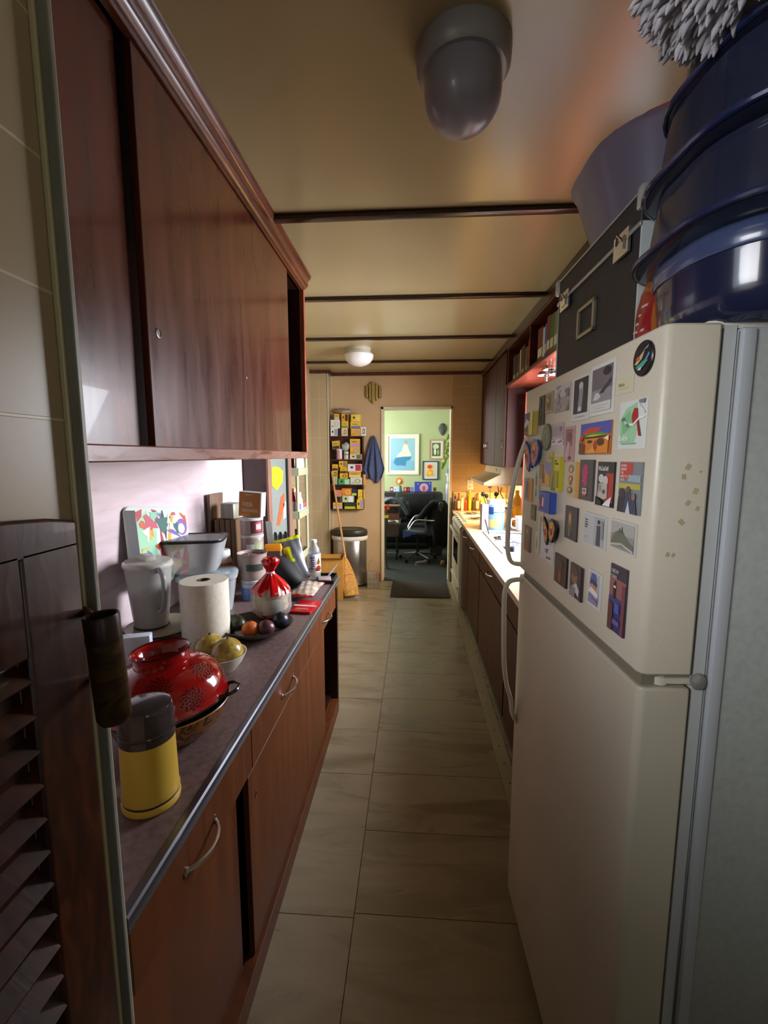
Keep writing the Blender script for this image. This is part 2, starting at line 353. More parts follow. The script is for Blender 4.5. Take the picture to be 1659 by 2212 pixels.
prof = [(-.61, 2.33), (-.583, 2.33), (-.583, 2.345), (-.57, 2.352), (-.562, 2.366), (-.562, 2.385), (-.552, 2.392), (-.545, 2.409), (-.61, 2.409)]
prism(b, prof, .58, 2.445); obj('crown_moulding', b, noisy('crown_wood', ['#3d1c10', '#5a2b19', '#6d3a26'], .25, (8, 1, 8), 3, 6, 1, .1, coat=.3), t, smooth=50)
# long base cabinet on the left
t = thing('base_cabinet', 'reddish brown base cabinet with chrome bow handles under the long left counter', 'cabinet')
b = new(); bx(b, -1.149, -.47, .58, 2.47, .07, .09); bx(b, -1.149, -1.13, .58, 2.47, .09, .735); bx(b, -1.149, -.47, .58, .6, .09, .735); bx(b, -1.149, -.47, 2.09, 2.11, .09, .735); bx(b, -1.149, -.47, 1.02, 1.04, .09, .6); bx(b, -1.149, -.5, .6, 2.45, .6, .615); bx(b, -1.1, -.46, .6, 2.45, .725, .74)
obj('carcass', b, W_DARK, t)
b = new(); bx(b, -1.149, -.428, 2.42, 2.452, 0, .738); obj('end_panel', b, W_DARK, t, bev=.002)
b = new(); bx(b, -.46, -.424, .58, 2.42, .0, .072); bx(b, -1.149, -.46, 2.1, 2.42, .055, .07); obj('base_board', b, W_BASE, t, bev=.002)
for y0, y1 in ((.58, 1.102), (1.106, 1.766), (1.77, 2.42)):
    b = new(); bx(b, -.455, -.436, y0, y1, .62, .736); dr = obj('drawer', b, W_BASE, t, bev=.0015)
    hy = {.58: (.745, .874), 1.106: (1.385, 1.525), 1.77: (2.06, 2.2)}[y0]; bow_handle(dr, -.436, hy[0], hy[1], .672)
b = new(); bx(b, -.47, -.455, .6, 1.03, .075, .62); obj('sliding_door', b, W_BASE, t)
b = new(); bx(b, -.452, -.436, 1.068, 2.09, .075, .6185); d = obj('sliding_door', b, W_BASE, t, bev=.0015)
b = new(); lathe(b, [(.012, 0), (.012, .0015), (.009, .002), (.008, .0004), (0, .0003)], 20, (-.436, 1.12, .53), mat=Matrix.Rotation(R(90), 3, 'Y'), sx=1, sy=.5); obj('finger_pull', b, M('#7d675a', .35, .6), d)
t = thing('countertop', 'long mauve-brown laminate countertop with ribbed metal edge, left side', 'countertop')
b = new(); bx(b, -1.149, -.446, .578, 2.56, .742, .765); obj('slab', b, COUNTER, t)
b = new(); prism(b, [(-.446, .736), (-.436, .736), (-.434, .741), (-.436, .746), (-.434, .751), (-.436, .756), (-.435, .762), (-.438, .767), (-.452, .7665), (-.452, .765), (-.446, .765)], .578, 2.56); obj('metal_edge', b, M('#7c7e86', .3, .9), t)
b = new(); bx(b, -1.149, -.446, 2.5602, 2.5665, .736, .767); obj('end_strip', b, M('#3b3c40', .3, .6), t)
# tall glazed cabinet at the end of the left counter
t = thing('glazed_cabinet', 'tall dark cabinet with glass door and taped notes past the left counter', 'cabinet')
b = new(); bx(b, -1.149, -.985, 2.93, 2.95, 0, 2.0); bx(b, -1.149, -.985, 3.5, 3.52, 0, 2.0); bx(b, -1.149, -1.135, 2.95, 3.5, 0, 2.0); bx(b, -1.149, -.985, 2.95, 3.5, 1.98, 2.0); bx(b, -1.149, -.985, 2.95, 3.5, 0, .1)
obj('carcass', b, W_DARK, t)
for z in (.5, .85, 1.18, 1.5): b = new(); bx(b, -1.13, -1.0, 2.955, 3.495, z, z+.012); obj('shelf', b, M('#8f9a98', .15, 0, .3), t)
b = new(); bx(b, -.985, -.968, 2.93, 2.99, .05, 2.0); bx(b, -.985, -.968, 3.42, 3.5, .05, 2.0); bx(b, -.985, -.968, 2.99, 3.42, .05, .15); bx(b, -.985, -.968, 2.99, 3.42, 1.93, 2.0)
d = obj('door', b, noisy('pinkish_brown_wood', ['#7d5a4d', '#94695a'], .4, (6, 6, 1), 4), t, bev=.002)
b = new(); bx(b, -.979, -.976, 2.99, 3.42, .15, 1.93)
gl2 = M('#a3aca6', .12, 0, .0, .5); obj('glass_pane', b, gl2, d)
b = new(); bx(b, -.976, -.963, 3.36, 3.375, .15, 1.93); obj('black_gasket', b, M('#1a1c1f', .4), d)
for nm, lab, pts, c in (('sticky_note', 'yellow bag-shaped note taped on the glass cabinet door', [(3.02, 1.27), (3.12, 1.23), (3.26, 1.28), (3.29, 1.36), (3.2, 1.39), (3.13, 1.4), (3.02, 1.395)], '#dce81a'),
                        ('orange_tag', 'orange slanted tag taped on the glass cabinet door', [(3.1, .98), (3.17, .97), (3.3, 1.11), (3.3, 1.2), (3.22, 1.17)], '#f0572a'),
                        ('white_tag', 'small pale tag beside the orange tag on the glass door', [(3.26, 1.0), (3.33, 1.01), (3.34, 1.13), (3.27, 1.12)], '#c8d6de')):
    b = new(); xprism(b, pts, -.9755, -.9735); tag(obj(nm, b, M(c, .6)), lab, 'note')
# pale plastic shelving unit with bottles
t = thing('plastic_shelf_unit', 'pale sage plastic shelving unit crammed with bottles beside the glass cabinet', 'shelf')
SAGE = noisy('sage_plastic', ['#a5a888', '#b1b495'], .5, (1, 1, 1), 4)
LEV = (.0, .3, .64, .995, 1.35, 1.71)
for z in LEV[1:]:
    b = new(); X0, X1, Y0, Y1 = -1.14, -.93, 3.56, 3.9
    bx(b, X0, X1, Y0, Y1, z-.03, z-.025); bx(b, X0, X1, Y0, Y0+.008, z-.035, z+.028); bx(b, X0, X1, Y1-.008, Y1, z-.035, z+.028); bx(b, X1-.008, X1, Y0, Y1, z-.035, z+.028); bx(b, X0, X0+.008, Y0, Y1, z-.035, z+.028)
    obj('shelf', b, SAGE, t, bev=.003)
for y in (3.575, 3.885):
    for x in (-1.125, -.945):
        b = new()
        for z0, z1 in zip(LEV, LEV[1:]): lathe(b, [(.016, z0), (.013, z0+.03), (.013, z1-.03), (.016, z1)], 12, (x, y, 0))
        obj('post', b, SAGE, t)
# tile of black louvered door folded against the near wall
t = thing('louvered_door', 'dark brown louvered half door folded against the near left wall', 'door', (0, 0, 0))
b = new(); X0, X1 = -.442, -.424
bx(b, X0, X1, .445, .53, .1, 1.37); bx(b, X0, X1, .02, .12, .1, 1.37); bx(b, X0, X1, .12, .445, 1.25, 1.37); bx(b, X0, X1, .12, .445, .1, .24); bx(b, X0, X1, .12, .445, .70, .77)
pr = [(.02, 1.36)]
for k in range(13): yy = .02+.51*k/12; pr.append((yy, 1.395+.017*math.sin(PI*k/12)**.6))
pr += [(.53, 1.36)]; xprism(b, pr, X0, X1); obj('frame', b, W_LOUV, t, bev=.004)
for k in range(11):
    z = .285+.041*k
    if z < .68:
        b = new(); box(b, (-.4335, .2825, z), (.004, .325, .024), rot=Matrix.Rotation(R(-48), 3, 'Y')); obj('louver', b, W_LOUV, t)
for k in range(11):
    z = .805+.0425*k
    if z < 1.24:
        b = new(); box(b, (-.4335, .2825, z), (.004, .325, .024), rot=Matrix.Rotation(R(-48), 3, 'Y')); obj('louver', b, W_LOUV, t)
b = new(); xprism(b, [(.12, .24), (.445, .24), (.445, 1.25), (.12, 1.25)], -.4422, -.4412); obj('dark_gap_sheet', b, W_DARK, t)  # added dark sheet standing in for the shade behind the slats
t = thing('hinge_cylinder', 'worn brown and brass cylinder hanging off the louvered door edge', 'door hardware', (-.350, .47, 1.165), (R(0), R(-3), 0))
b = new(); lathe(b, [(0, 0), (.0155, 0), (.0185, .006), (.0185, .094), (.0188, .098)], 28); obj('lower_sleeve', b, noisy('aged_brass', ['#2a1b10', '#57411f', '#3c2a17', '#6e5427'], .38, (1, 1, 3), 14, 8, 1, .3, metal=.5), t)
b = new(); lathe(b, [(.0188, .098), (.019, .104), (.0185, .108), (.019, .128), (.018, .13), (.0155, .129), (.0145, .1), (0, .1)], 28); obj('upper_sleeve', b, M('#2d1b12', .35, .3), t)
for z_ in (.112, .02): b = new(); tube(b, [(-.012, .012, z_), (-.076, .07, z_)], .0055); obj('hinge_pin', b, M('#5c3a28', .4, .5), t)

# refrigerator; local x runs from its far edge towards the camera, -y faces the aisle
FL = (.316, 1.32, 0); FR = R(-87.9)
fr = thing('refrigerator', 'cream top-freezer refrigerator covered in magnets on the right', 'refrigerator', FL, (0, 0, FR))
FW = .665
def door_mesh(z0, z1):
    b = new(); r = .012
    pts = [(.0, .077), (.0, r), (.004, .004), (r, 0), (FW-r, 0), (FW-.004, .004), (FW, r), (FW, .077)]
    loft(b, [([(x, y) for x, y in pts], z0), ([(x, y) for x, y in pts], z1)]); return b
fd = obj('freezer_door', door_mesh(1.148, 1.655), ENAMEL2, fr, bev=.004)
rd = obj('fridge_door', door_mesh(.085, 1.128), FRIDGE, fr, bev=.004)
b = new(); bx(b, .005, FW-.004, .082, .098, .09, 1.652); obj('door_gasket', b, M('#b5b8b8', .5), fr)
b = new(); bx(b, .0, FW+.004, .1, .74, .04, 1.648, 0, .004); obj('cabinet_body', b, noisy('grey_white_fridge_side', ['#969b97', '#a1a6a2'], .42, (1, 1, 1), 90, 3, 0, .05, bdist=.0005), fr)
b = new(); rg = random.Random(2)
for k in range(9):
    cy_, cz_, r_ = .045+rg.uniform(-.02, .02), 1.40+rg.uniform(-.07, .06), rg.uniform(.0015, .005); box(b, (FW+.0003, cy_, cz_), (.0004, r_*1.6, r_*2.2), rot=Matrix.Rotation(rg.uniform(-.8, .8), 3, 'X'))
obj('rust_stain', b, M('#b3a37f', .5), fd)['kind'] = 'stuff'
b = new(); bx(b, FW-.006, FW+.008, .1, .118, .05, 1.646, 0, .003); obj('body_edge', b, M('#a9aeb4', .4), fr)
b = new(); bx(b, .01, FW-.01, .06, .1, .02, .078); bx(b, .01, FW-.01, .055, .06, .045, .05, 0); obj('kick_grille', b, M('#6b675c', .5), fr)
b = new(); bx(b, .02, FW-.012, .01, .08, 1.129, 1.147); obj('door_gap_rail', b, M('#7b7566', .6), fr)
b = new(); lathe(b, [(.013, 1.129), (.013, 1.141), (.008, 1.143), (.008, 1.148)], 14, (FW-.02, .04, 0)); bx(b, FW-.03, FW-.006, .04, .085, 1.133, 1.142); obj('middle_hinge', b, M('#c9c2b0', .4), fr)
b = new(); sphere(b, (FW-.002, .089, 1.139), .012, 0, (.7, 1, 1.1), 12); obj('hinge_pin_cap', b, noisy('dusty_grey', ['#6e6a66', '#8c8984'], .8, (1, 1, 1), 90), fr)
b = new(); loft(b, [([(x, y) for x, y in rrect(.09, .13, .02, 4, FW-.05, .13)], 1.648), ([(x, y) for x, y in rrect(.08, .12, .02, 4, FW-.05, .13)], 1.668), ([(x, y) for x, y in rrect(.05, .09, .02, 4, FW-.05, .13)], 1.672)]); obj('top_hinge_cover', b, M('#cdc9bd', .4), fr, smooth=50)
def fhandle(parent, P):
    b = new(); pts = smoothpts(P, 6); n = len(pts)
    # flattened bar section
    prev = None; rings = []
    for i, p in enumerate(pts):
        tt = (pts[min(i+1, n-1)]-pts[max(i-1, 0)]).normalized(); a = Vector((1, 0, 0)); c = tt.cross(a).normalized()
        rings.append([b.verts.new(p+a*.011*math.cos(k*PI/5)+c*.0065*math.sin(k*PI/5)) for k in range(10)])
    for A, Bq in zip(rings, rings[1:]):
        for k in range(10): b.faces.new((A[k], A[(k+1) % 10], Bq[(k+1) % 10], Bq[k]))
    b.faces.new(rings[0]); b.faces.new(rings[-1][::-1])
    return obj('handle', b, M('#dedac8', .45), parent, smooth=60)
fhandle(fd, [(.03, .002, 1.53), (.03, -.008, 1.50), (.03, -.02, 1.46), (.03, -.034, 1.39), (.03, -.042, 1.32), (.03, -.044, 1.23), (.03, -.04, 1.19), (.03, -.028, 1.168), (.03, .002, 1.162)])
fhandle(rd, [(.03, .002, 1.118), (.03, -.03, 1.113), (.03, -.043, 1.095), (.03, -.048, 1.06), (.03, -.046, .96), (.03, -.042, .86), (.03, -.032, .79), (.03, -.018, .745), (.03, -.012, .70), (.03, .002, .672)])
b = new(); box(b, (.66, .03, 1.52), (.0005, .0005, .0005)); b.free()

# right wall cabinet above the stove, open bookshelf, hood
t = thing('wall_cabinet', 'dark brown wall cabinet above the range hood on the right', 'cabinet')
b = new(); bx(b, .775, 1.059, 3.835, 5.165, 1.38, 2.375); obj('carcass', b, noisy('dark_red_wood', ['#33120a', '#431a0f'], .5, (6, 6, 1), 4, 6, spec=.25), t)
for i in range(3):
    y0 = 3.85+.44*i; b = new(); bx(b, .757, .775, y0, y0+.43, 1.39, 2.33); d = obj('door', b, W_RB, t, bev=.002)
    b = new(); yy = y0+(.38 if i == 1 else .05); tube(b, smoothpts([(.757, yy, 1.55), (.74, yy, 1.56), (.738, yy, 1.58), (.74, yy, 1.6), (.757, yy, 1.61)], 3), .004, 8); obj('handle', b, M('#b8a58a', .3, .8), d)
t = thing('open_bookshelf', 'red-brown open bookshelf with cookbooks under the ceiling on the right', 'shelf')
b = new(); bx(b, .76, 1.059, 1.95, 3.83, 2.03, 2.045); obj('bottom_board', b, noisy('red_shelf_board', ['#7c3a29', '#944834'], .3, (6, 1, 6), 3, 5, coat=.2), t)
b = new(); bx(b, 1.045, 1.059, 1.95, 3.83, 2.045, 2.33); obj('back_board', b, W_DARK, t)
for y in (1.95, 2.4, 3.12, 3.8): b = new(); bx(b, .763, 1.045, y, y+.02, 2.045, 2.33); obj('divider', b, W_TRIM, t)
b = new(); bx(b, .755, 1.059, 1.95, 3.83, 2.33, 2.345); bx(b, .75, .765, 1.95, 5.16, 2.345, 2.372); bx(b, .745, .757, 1.95, 3.83, 2.028, 2.047); obj('face_rail', b, W_TRIM, t)
b = new(); bx(b, .75, .775, 1.7, 5.165, 2.373, 2.4095); struct('trim_7', b, W_DARK)
rd_ = random.Random(5)
BK = [('#4c7a3a', .034, .22, 'green cookbook spine nearest the black file box'), ('#5d8a46', .03, .235, 'light green cookbook second from the black file box'), ('#6c7f59', .035, .225, 'sage green cookbook third from the black file box'), ('#3e6b38', .03, .23, 'deep green cookbook with pale lettering on the shelf'),
      ('#7b2b22', .03, .24, 'dark red cookbook between the green and blue ones'), ('#3a62b0', .016, .21, 'thin blue-topped cookbook on the open shelf'), ('#b9c2c6', .018, .2, 'thin pale cookbook beside the blue one'), ('#6a2c22', .05, .22, 'thick maroon cookbook at middle of the open shelf')]
y = 2.44
for k, (c, wd, h, lab) in enumerate(BK):
    t = thing('cookbook', lab, 'book', (.78, y, 2.0452), (0, 0, 0), 'cookbooks on the open shelf')
    b = new(); bx(b, 0, .17, 0, wd*2.2, 0, h); obj('cover', b, M(c, .6), t, bev=.002)
    b = new(); bx(b, -.0012, .0, .2*wd, wd*1.9, h*.2, h*.25+.04); obj('spine_label', b, M('#c9cbb4', .6), t); y += wd*2.2+.003
y = 3.15
for c, wd, h, lab in (('#b5b8b0', .02, .2, 'slim white paperback right of the divider'), ('#a5312a', .03, .22, 'bright red paperback on the open shelf'), ('#5b5040', .04, .19, 'taupe paperback left of the red one'), ('#4a2a20', .06, .22, 'wide brown binder on the open shelf'), ('#bdb39a', .018, .21, 'slim cream pamphlet beside the brown binder'), ('#3d2420', .05, .2, 'dark maroon binder beside the cream pamphlet'), ('#30221c', .06, .21, 'nearly black binder at the far end of shelf')):
    t = thing('cookbook', lab, 'book', (.785, y, 2.0452), (0, 0, 0), 'cookbooks on the open shelf')
    b = new(); bx(b, 0, .17, 0, wd*1.8, 0, h); obj('cover', b, M(c, .6), t, bev=.002)
    b = new(); bx(b, -.0012, 0, .2*wd, wd*1.5, .03, .06); obj('spine_label', b, M('#8a8c70', .6), t); y += wd*1.8+.012
t = thing('range_hood', 'cream range hood glowing warm underneath, above the stove', 'range hood')
b = new(); prism(b, [(1.055, 1.378), (.775, 1.378), (.765, 1.315), (.62, 1.24), (.62, 1.215), (.635, 1.215), (.645, 1.235), (1.055, 1.235)], 3.98, 4.88); obj('canopy', b, noisy('almond_enamel', ['#bdb08a', '#c9bd98'], .3, (1, 1, 1), 3), t, bev=.002)
b = new(); bx(b, .64, 1.055, 3.98, 3.99, 1.215, 1.236); bx(b, .64, 1.055, 4.87, 4.88, 1.215, 1.236); obj('side_lip', b, M('#b5a987', .4), t)
b = new(); 
for k in range(3): bx(b, .764, .772, 4.2+.05*k, 4.225+.05*k, 1.335, 1.36)
obj('switch', b, M('#e5d9a8', .4), t)
b = new(); bx(b, .78, .9, 4.3, 4.6, 1.225, 1.233); obj('lamp_lens', b, M('#ffdc9a', .4, 0, 0, 1, 0, 6), t)
# right hand base units
for i, (y0, y1, lab) in enumerate(((1.46, 2.26, 'dark brown base cabinet hidden mostly behind the refrigerator'), (2.262, 3.19, 'dark brown base cabinet with chrome drawer pull below the sink'), (3.192, 3.86, 'dark brown base cabinet between sink and stove'), (3.862, 4.17, 'narrow dark brown drawer cabinet next to the stove'))):
    t = thing('base_cabinet', lab, 'cabinet')
    b = new(); bx(b, .498, 1.055, y0, y0+.016, .075, .829); bx(b, .498, 1.055, y1-.016, y1, .075, .829); bx(b, 1.04, 1.055, y0, y1, .075, .829); bx(b, .498, 1.055, y0, y1, .075, .09); bx(b, .498, .515, y0, y1, .64, .675); bx(b, .5, 1.055, y0, y1, .0, .075); obj('carcass', b, W_DARK, t)
    b = new(); bx(b, .482, .498, y0+.01, y1-.01, .67, .82); dr = obj('drawer', b, W_RB, t, bev=.002); ym = (y0+y1)/2
    if i: bow_handle(dr, .482, ym-.06, ym+.06, .75, out=.028, sign=-1)
    b = new(); bx(b, .482, .498, y0+.01, y1-.015, .085, .655); obj('door', b, W_RB, t, bev=.002)
t = thing('countertop', 'pale laminate countertop with inset sink along the right wall', 'countertop')
RC = noisy('pale_beige_laminate', ['#b3a38b', '#bdae97', '#b8a892'], .3, (1, 1, 1), 40, 3)
SY0, SY1, SX0, SX1 = 2.82, 3.62, .585, .94
b = new(); bx(b, .452, 1.058, 1.46, SY0, .83, .86); bx(b, .452, 1.058, SY1, 4.17, .83, .86); bx(b, .452, SX0, SY0, SY1, .83, .86); bx(b, SX1, 1.058, SY0, SY1, .83, .86)
obj('slab', b, RC, t)
b = new(); bx(b, 1.045, 1.0585, 1.46, 4.17, .8602, 1.0); obj('backsplash', b, M('#d8c28c', .35), t)
t = thing('stove_ledge', 'cream ledge and low splashback behind the stove holding the condiments', 'ledge')
b = new(); bx(b, .91, 1.058, 4.175, 4.985, .83, .86); bx(b, .452, 1.058, 4.985, 5.165, .83, .86); obj('slab', b, RC, t)
b = new(); bx(b, 1.045, 1.0585, 4.175, 5.15, .8602, 1.0); bx(b, .46, 1.045, 5.152, 5.166, .8602, 1.05); bx(b, .46, 1.045, 5.146, 5.166, 1.05, 1.062); obj('splashback', b, M('#dcc690', .35), t)
t = thing('sink', 'white enamel double sink set into the right counter', 'sink')
b = new()
for x0, x1, y0, y1 in ((SX0-.02, SX0+.02, SY0-.02, SY1+.02), (SX1-.02, SX1+.02, SY0-.02, SY1+.02), (SX0, SX1, SY0-.02, SY0+.02), (SX0, SX1, SY1-.02, SY1+.02), (SX0, SX1, 3.2, 3.24)): bx(b, x0, x1, y0, y1, .8602, .8665, 0)
obj('rim', b, M('#dfe2e6', .15), t, bev=.003)
for y0, y1 in ((SY0+.005, 3.205), (3.235, SY1-.005)):
    b = new(); cx, cy = (SX0+SX1)/2, (y0+y1)/2; wx, wy = SX1-SX0-.006, y1-y0
    L_ = lambda s, r: [(x, y) for x, y in rrect(wx*s, wy*s, r, 5, cx, cy)]
    loft(b, [(L_(1, .03), .862), (L_(.97, .04), .72), (L_(.9, .05), .70)], cap=(False, True)); obj('basin', b, M('#d5d9de', .2), t, smooth=50)
t = thing('faucet', 'chrome sink faucet with curved spout under the window', 'faucet', (.985, 3.22, .86))
b = new(); lathe(b, [(.03, 0), (.028, .01), (.014, .02), (.012, .1), (0, .1)], 20); tube(b, smoothpts([(0, 0, .09), (-.01, 0, .18), (-.06, 0, .235), (-.13, 0, .22), (-.16, 0, .17)], 5), .01); obj('spout', b, CHROME, t)
for s in (-1, 1): b = new(); lathe(b, [(.022, 0), (.018, .03), (.012, .035), (.02, .05), (0, .055)], 16, (0, s*.1, 0)); obj('tap', b, CHROME, t)
# stove
t = thing('stove', 'cream slide-in electric range at the far end of the right counter', 'stove')
CR = noisy('cream_stove_enamel', ['#c1bda6', '#ccc8b2'], .28, (1, 1, 1), 3)
b = new(); bx(b, .47, .9, 4.19, 4.965, .03, .84); obj('body', b, M('#8f877a', .4), t)
b = new(); prism(b, [(.895, .862), (.505, .862), (.44, .80), (.435, .765), (.475, .765), (.475, .84), (.895, .84)], 4.175, 4.975); obj('cooktop', b, M('#d9cfae', .2), t, bev=.002)
for i, (x, y, r) in enumerate(((.62, 4.38, .095), (.62, 4.76, .075), (.8, 4.38, .075), (.8, 4.76, .095))):
    b = new(); lathe(b, [(r, .862), (r+.005, .866), (r+.012, .864)], 32, (x, y, 0)); br_ = obj('burner', b, M('#9a8f80', .3, .8), t)
    b = new(); P = [(x+(r*.9*(1-k/60))*math.cos(k*.42), y+(r*.9*(1-k/60))*math.sin(k*.42), .869) for k in range(54)]; tube(b, P, .004, 6); obj('coil', b, M('#3c3430', .5, .3), br_)
for k in range(5):
    b = new(); lathe(b, [(.017, 0), (.015, .014), (0, .015)], 16, (.472, 4.26+.155*k, .831), mat=Matrix.Rotation(R(-46), 3, 'Y')); obj('control_knob', b, M('#b9b6a2', .4), t)
b = new(); bx(b, .44, .47, 4.2, 4.955, .24, .755); d = obj('oven_door', b, CR, t, bev=.005)
b = new(); bx(b, .4385, .4405, 4.36, 4.8, .4, .62); obj('window', b, M('#0d0f10', .1), d)
b = new(); tube(b, smoothpts([(.44, 4.25, .715), (.415, 4.27, .715), (.41, 4.35, .715), (.41, 4.8, .715), (.415, 4.88, .715), (.44, 4.9, .715)], 3), .011); obj('handle', b, CR, d)
b = new(); bx(b, .44, .47, 4.2, 4.955, .05, .225); d = obj('storage_drawer', b, CR, t, bev=.005)
b = new(); bx(b, .424, .44, 4.22, 4.935, .195, .215, 0, .004); obj('handle', b, CR, d)
t = thing('window_shutter', 'red louvered shutter standing open beside the kitchen window', 'shutter', (1.05, 3.72, 1.02), (0, 0, R(180)))
RS = noisy('red_shutter_paint', ['#b5432a', '#c9533a'], .4, (4, 4, 1), 4)
b = new(); bx(b, 0, .03, -.012, .012, 0, .96); bx(b, .125, .16, -.012, .012, 0, .96); bx(b, .03, .125, -.012, .012, 0, .06); bx(b, .03, .125, -.012, .012, .9, .96); obj('frame', b, RS, t, bev=.002)
for k in range(35):
    b = new(); box(b, (.0775, 0, .075+.0238*k), (.095, .004, .024), rot=Matrix.Rotation(R(35), 3, 'X')); obj('slat', b, RS, t)

# ceiling lamps
def flatdome(name, lab, c):
    t = thing(name, lab, 'ceiling light', c)
    b = new(); lathe(b, [(.108, 0), (.11, -.006), (.108, -.04), (.098, -.052), (0, -.052)], 40); obj('base', b, M('#9d9a96', .4, .1), t)
    b = new(); prof = [(.088, -.052), (.09, -.075)] + [(.09*math.cos(a*PI/20), -.09-.085*math.sin(a*PI/20)) for a in range(0, 11)]
    prof[-1] = (0, prof[-1][1]); lathe(b, prof, 40); obj('glass_shade', b, M('#96939a', .3, 0, 0, 1, .1), t)
def dome(name, lab, c, r, h, on):
    t = thing(name, lab, 'ceiling light', c)
    b = new(); lathe(b, [(r*.82, 0), (r*.82, -.01), (r*.74, -.022), (0, -.022)], 36); obj('base', b, M('#b8b39c', .4, .1), t)
    b = new(); prof = [(r*.62, -.012), (r*.8, -.03)] + [(r*math.cos(a*PI/20), -.06-h*math.sin(a*PI/20)) for a in range(0, 11)]
    prof[-1] = (0, prof[-1][1]); lathe(b, prof, 40); obj('glass_shade', b, M('#e9e6e2' if on else '#c4c0c0', .18, 0, 0, 1, .3), t)
flatdome('ceiling_light', 'white glass dome light close overhead, nearer of two', (.108, 1.17, 2.41))
dome('ceiling_light', 'white glass dome light on the ceiling near the far wall', (-.485, 4.02, 2.41), .128, .095, 1)
t = thing('door_chime', 'brass-toned chime with three pointed tubes above the hanging towel', 'chime', (-.462, 5.168, 2.06))
BR = M('#b39a58', .3, .45)
for x, z0, z1, wd in ((-.07, .06, .2, .022), (-.033, .03, .22, .03), (0.002, 0, .24, .036), (.04, .03, .22, .03), (.075, .06, .2, .022)):
    b = new(); prism(b, [(x-wd/2, z0+.03), (x, z0), (x+wd/2, z0+.03), (x+wd/2, z1), (x-wd/2, z1)], -.05 if x == .002 else -.035, -.005); obj('chime_tube', b, BR, t, bev=.004)
b = new(); bx(b, -.085, .09, -.006, 0, .07, .19); obj('backplate', b, M('#5a4628', .5), t)

# ================================================================ THINGS ON TOP OF THE REFRIGERATOR
FT = 1.6556
t = thing('file_box', 'black file box with silver corners and label holder on the refrigerator', 'box', (.405, .885, FT), (0, 0, R(1)))
BXM = noisy('black_fibreboard', ['#1d1e20', '#26272a'], .6, (1, 1, 1), 30); SIL = M('#a9adb0', .35, .7)
b = new(); bx(b, 0, .36, 0, .43, 0, .235, 0); obj('body', b, BXM, t, bev=.002)
b = new(); bx(b, -.004, .364, -.004, .434, .2355, .285); obj('lid', b, BXM, t, bev=.002)
b = new(); bx(b, -.006, 0, -.006, .436, .228, .236); bx(b, -.007, .366, -.007, .437, .2852, .29); bx(b, -.003, .003, .427, .433, 0, .235); obj('metal_rim', b, SIL, t, bev=.001)
b = new(); bx(b, -.002, .36, -.006, -.001, 0, .235); obj('end_panel', b, M('#b7c0c0', .5), t)
for y in (.06, .37):
    b = new(); bx(b, -.009, -.004, y-.03, y+.03, .2, .245); bx(b, -.012, -.009, y-.015, y+.015, .21, .232); tube(b, [(-.012, y-.012, .226), (-.016, y, .24), (-.012, y+.012, .226)], .0025, 6); obj('latch', b, CHROME, t)
b = new(); 
for a in ((.18, .19, .1, .17), (.27, .28, .1, .17), (.18, .28, .1, .108), (.18, .28, .162, .17)): bx(b, -.006, -.0005, a[0], a[1], a[2], a[3])
obj('label_holder', b, M('#9c9886', .35, .7), t)
for y in (-.004, .434):
    b = new(); bx(b, -.01, .02, y-.012, y+.012, .255, .296, 0, .006); obj('corner_cap', b, M('#bcc3c4', .35, .6), t)
t = thing('plastic_tub', 'translucent lilac-white oval tub sitting on top of the black file box', 'tub', (.60, 1.14, FT+.2965), (R(0), R(0), 0))
LIL = M('#7b7489', .3, 0, .25, .85)
b = new(); loft(b, [([(x, y) for x, y in rrect(.30, .26, .1, 6)], 0), ([(x, y) for x, y in rrect(.35, .31, .12, 6)], .05), ([(x, y) for x, y in rrect(.42, .38, .14, 6)], .165), ([(x, y) for x, y in rrect(.44, .4, .15, 6)], .175), ([(x, y) for x, y in rrect(.41, .37, .14, 6)], .176), ([(x, y) for x, y in rrect(.33, .29, .11, 6)], .05), ([(x, y) for x, y in rrect(.28, .24, .1, 6)], .006)]); obj('tub_body', b, LIL, t, smooth=50)
t = thing('plastic_tub', 'red tub nested inside the lilac oval tub, only its rim showing', 'tub', (.615, 1.14, FT+.2965+.055), (0, 0, 0))
b = new(); loft(b, [([(x, y) for x, y in rrect(.26, .23, .09, 6)], 0), ([(x, y) for x, y in rrect(.37, .33, .13, 6)], .14), ([(x, y) for x, y in rrect(.385, .345, .14, 6)], .15), ([(x, y) for x, y in rrect(.36, .32, .13, 6)], .15), ([(x, y) for x, y in rrect(.25, .22, .09, 6)], .01)]); obj('tub_body', b, M('#8e1710', .35), t, smooth=50)
t = thing('snack_bag', 'crumpled red and gold foil bag wedged between black box and blue basin', 'bag', (.402, .838, FT), (R(4), R(8), 0))
b = new(); NV = [[None]*9 for _ in range(9)]
for i in range(9):
    for j in range(9):
        u, v = i/8-.5, j/8; th = .02*math.cos(u*PI)*math.sin(v*PI)**.5
        NV[i][j] = (b.verts.new((-th-.003*math.sin(9*u+7*v), u*(.11+.02*v), v*.13+.004*math.sin(11*u))), b.verts.new((th, u*(.11+.02*v), v*.13+.004*math.sin(11*u))))
for i in range(8):
    for j in range(8):
        for q in (0, 1): f = b.faces.new((NV[i][j][q], NV[i+1][j][q], NV[i+1][j+1][q], NV[i][j+1][q])); f.material_index = 1 if j > 5 or i < 2 else 0
obj('bag_body', b, [M('#8e1f22', .3, .2), M('#a0602a', .3, .3)], t, smooth=60)
b = new()
for k, (s_, z) in enumerate((('SNACK', .07),)): pass
for k in range(4): bx(b, -.0186, -.0172, -.018+.002*k, .018-.003*k, .03+.014*k, .034+.014*k)
obj('printed_lettering', b, M('#caa9a0', .5), t)
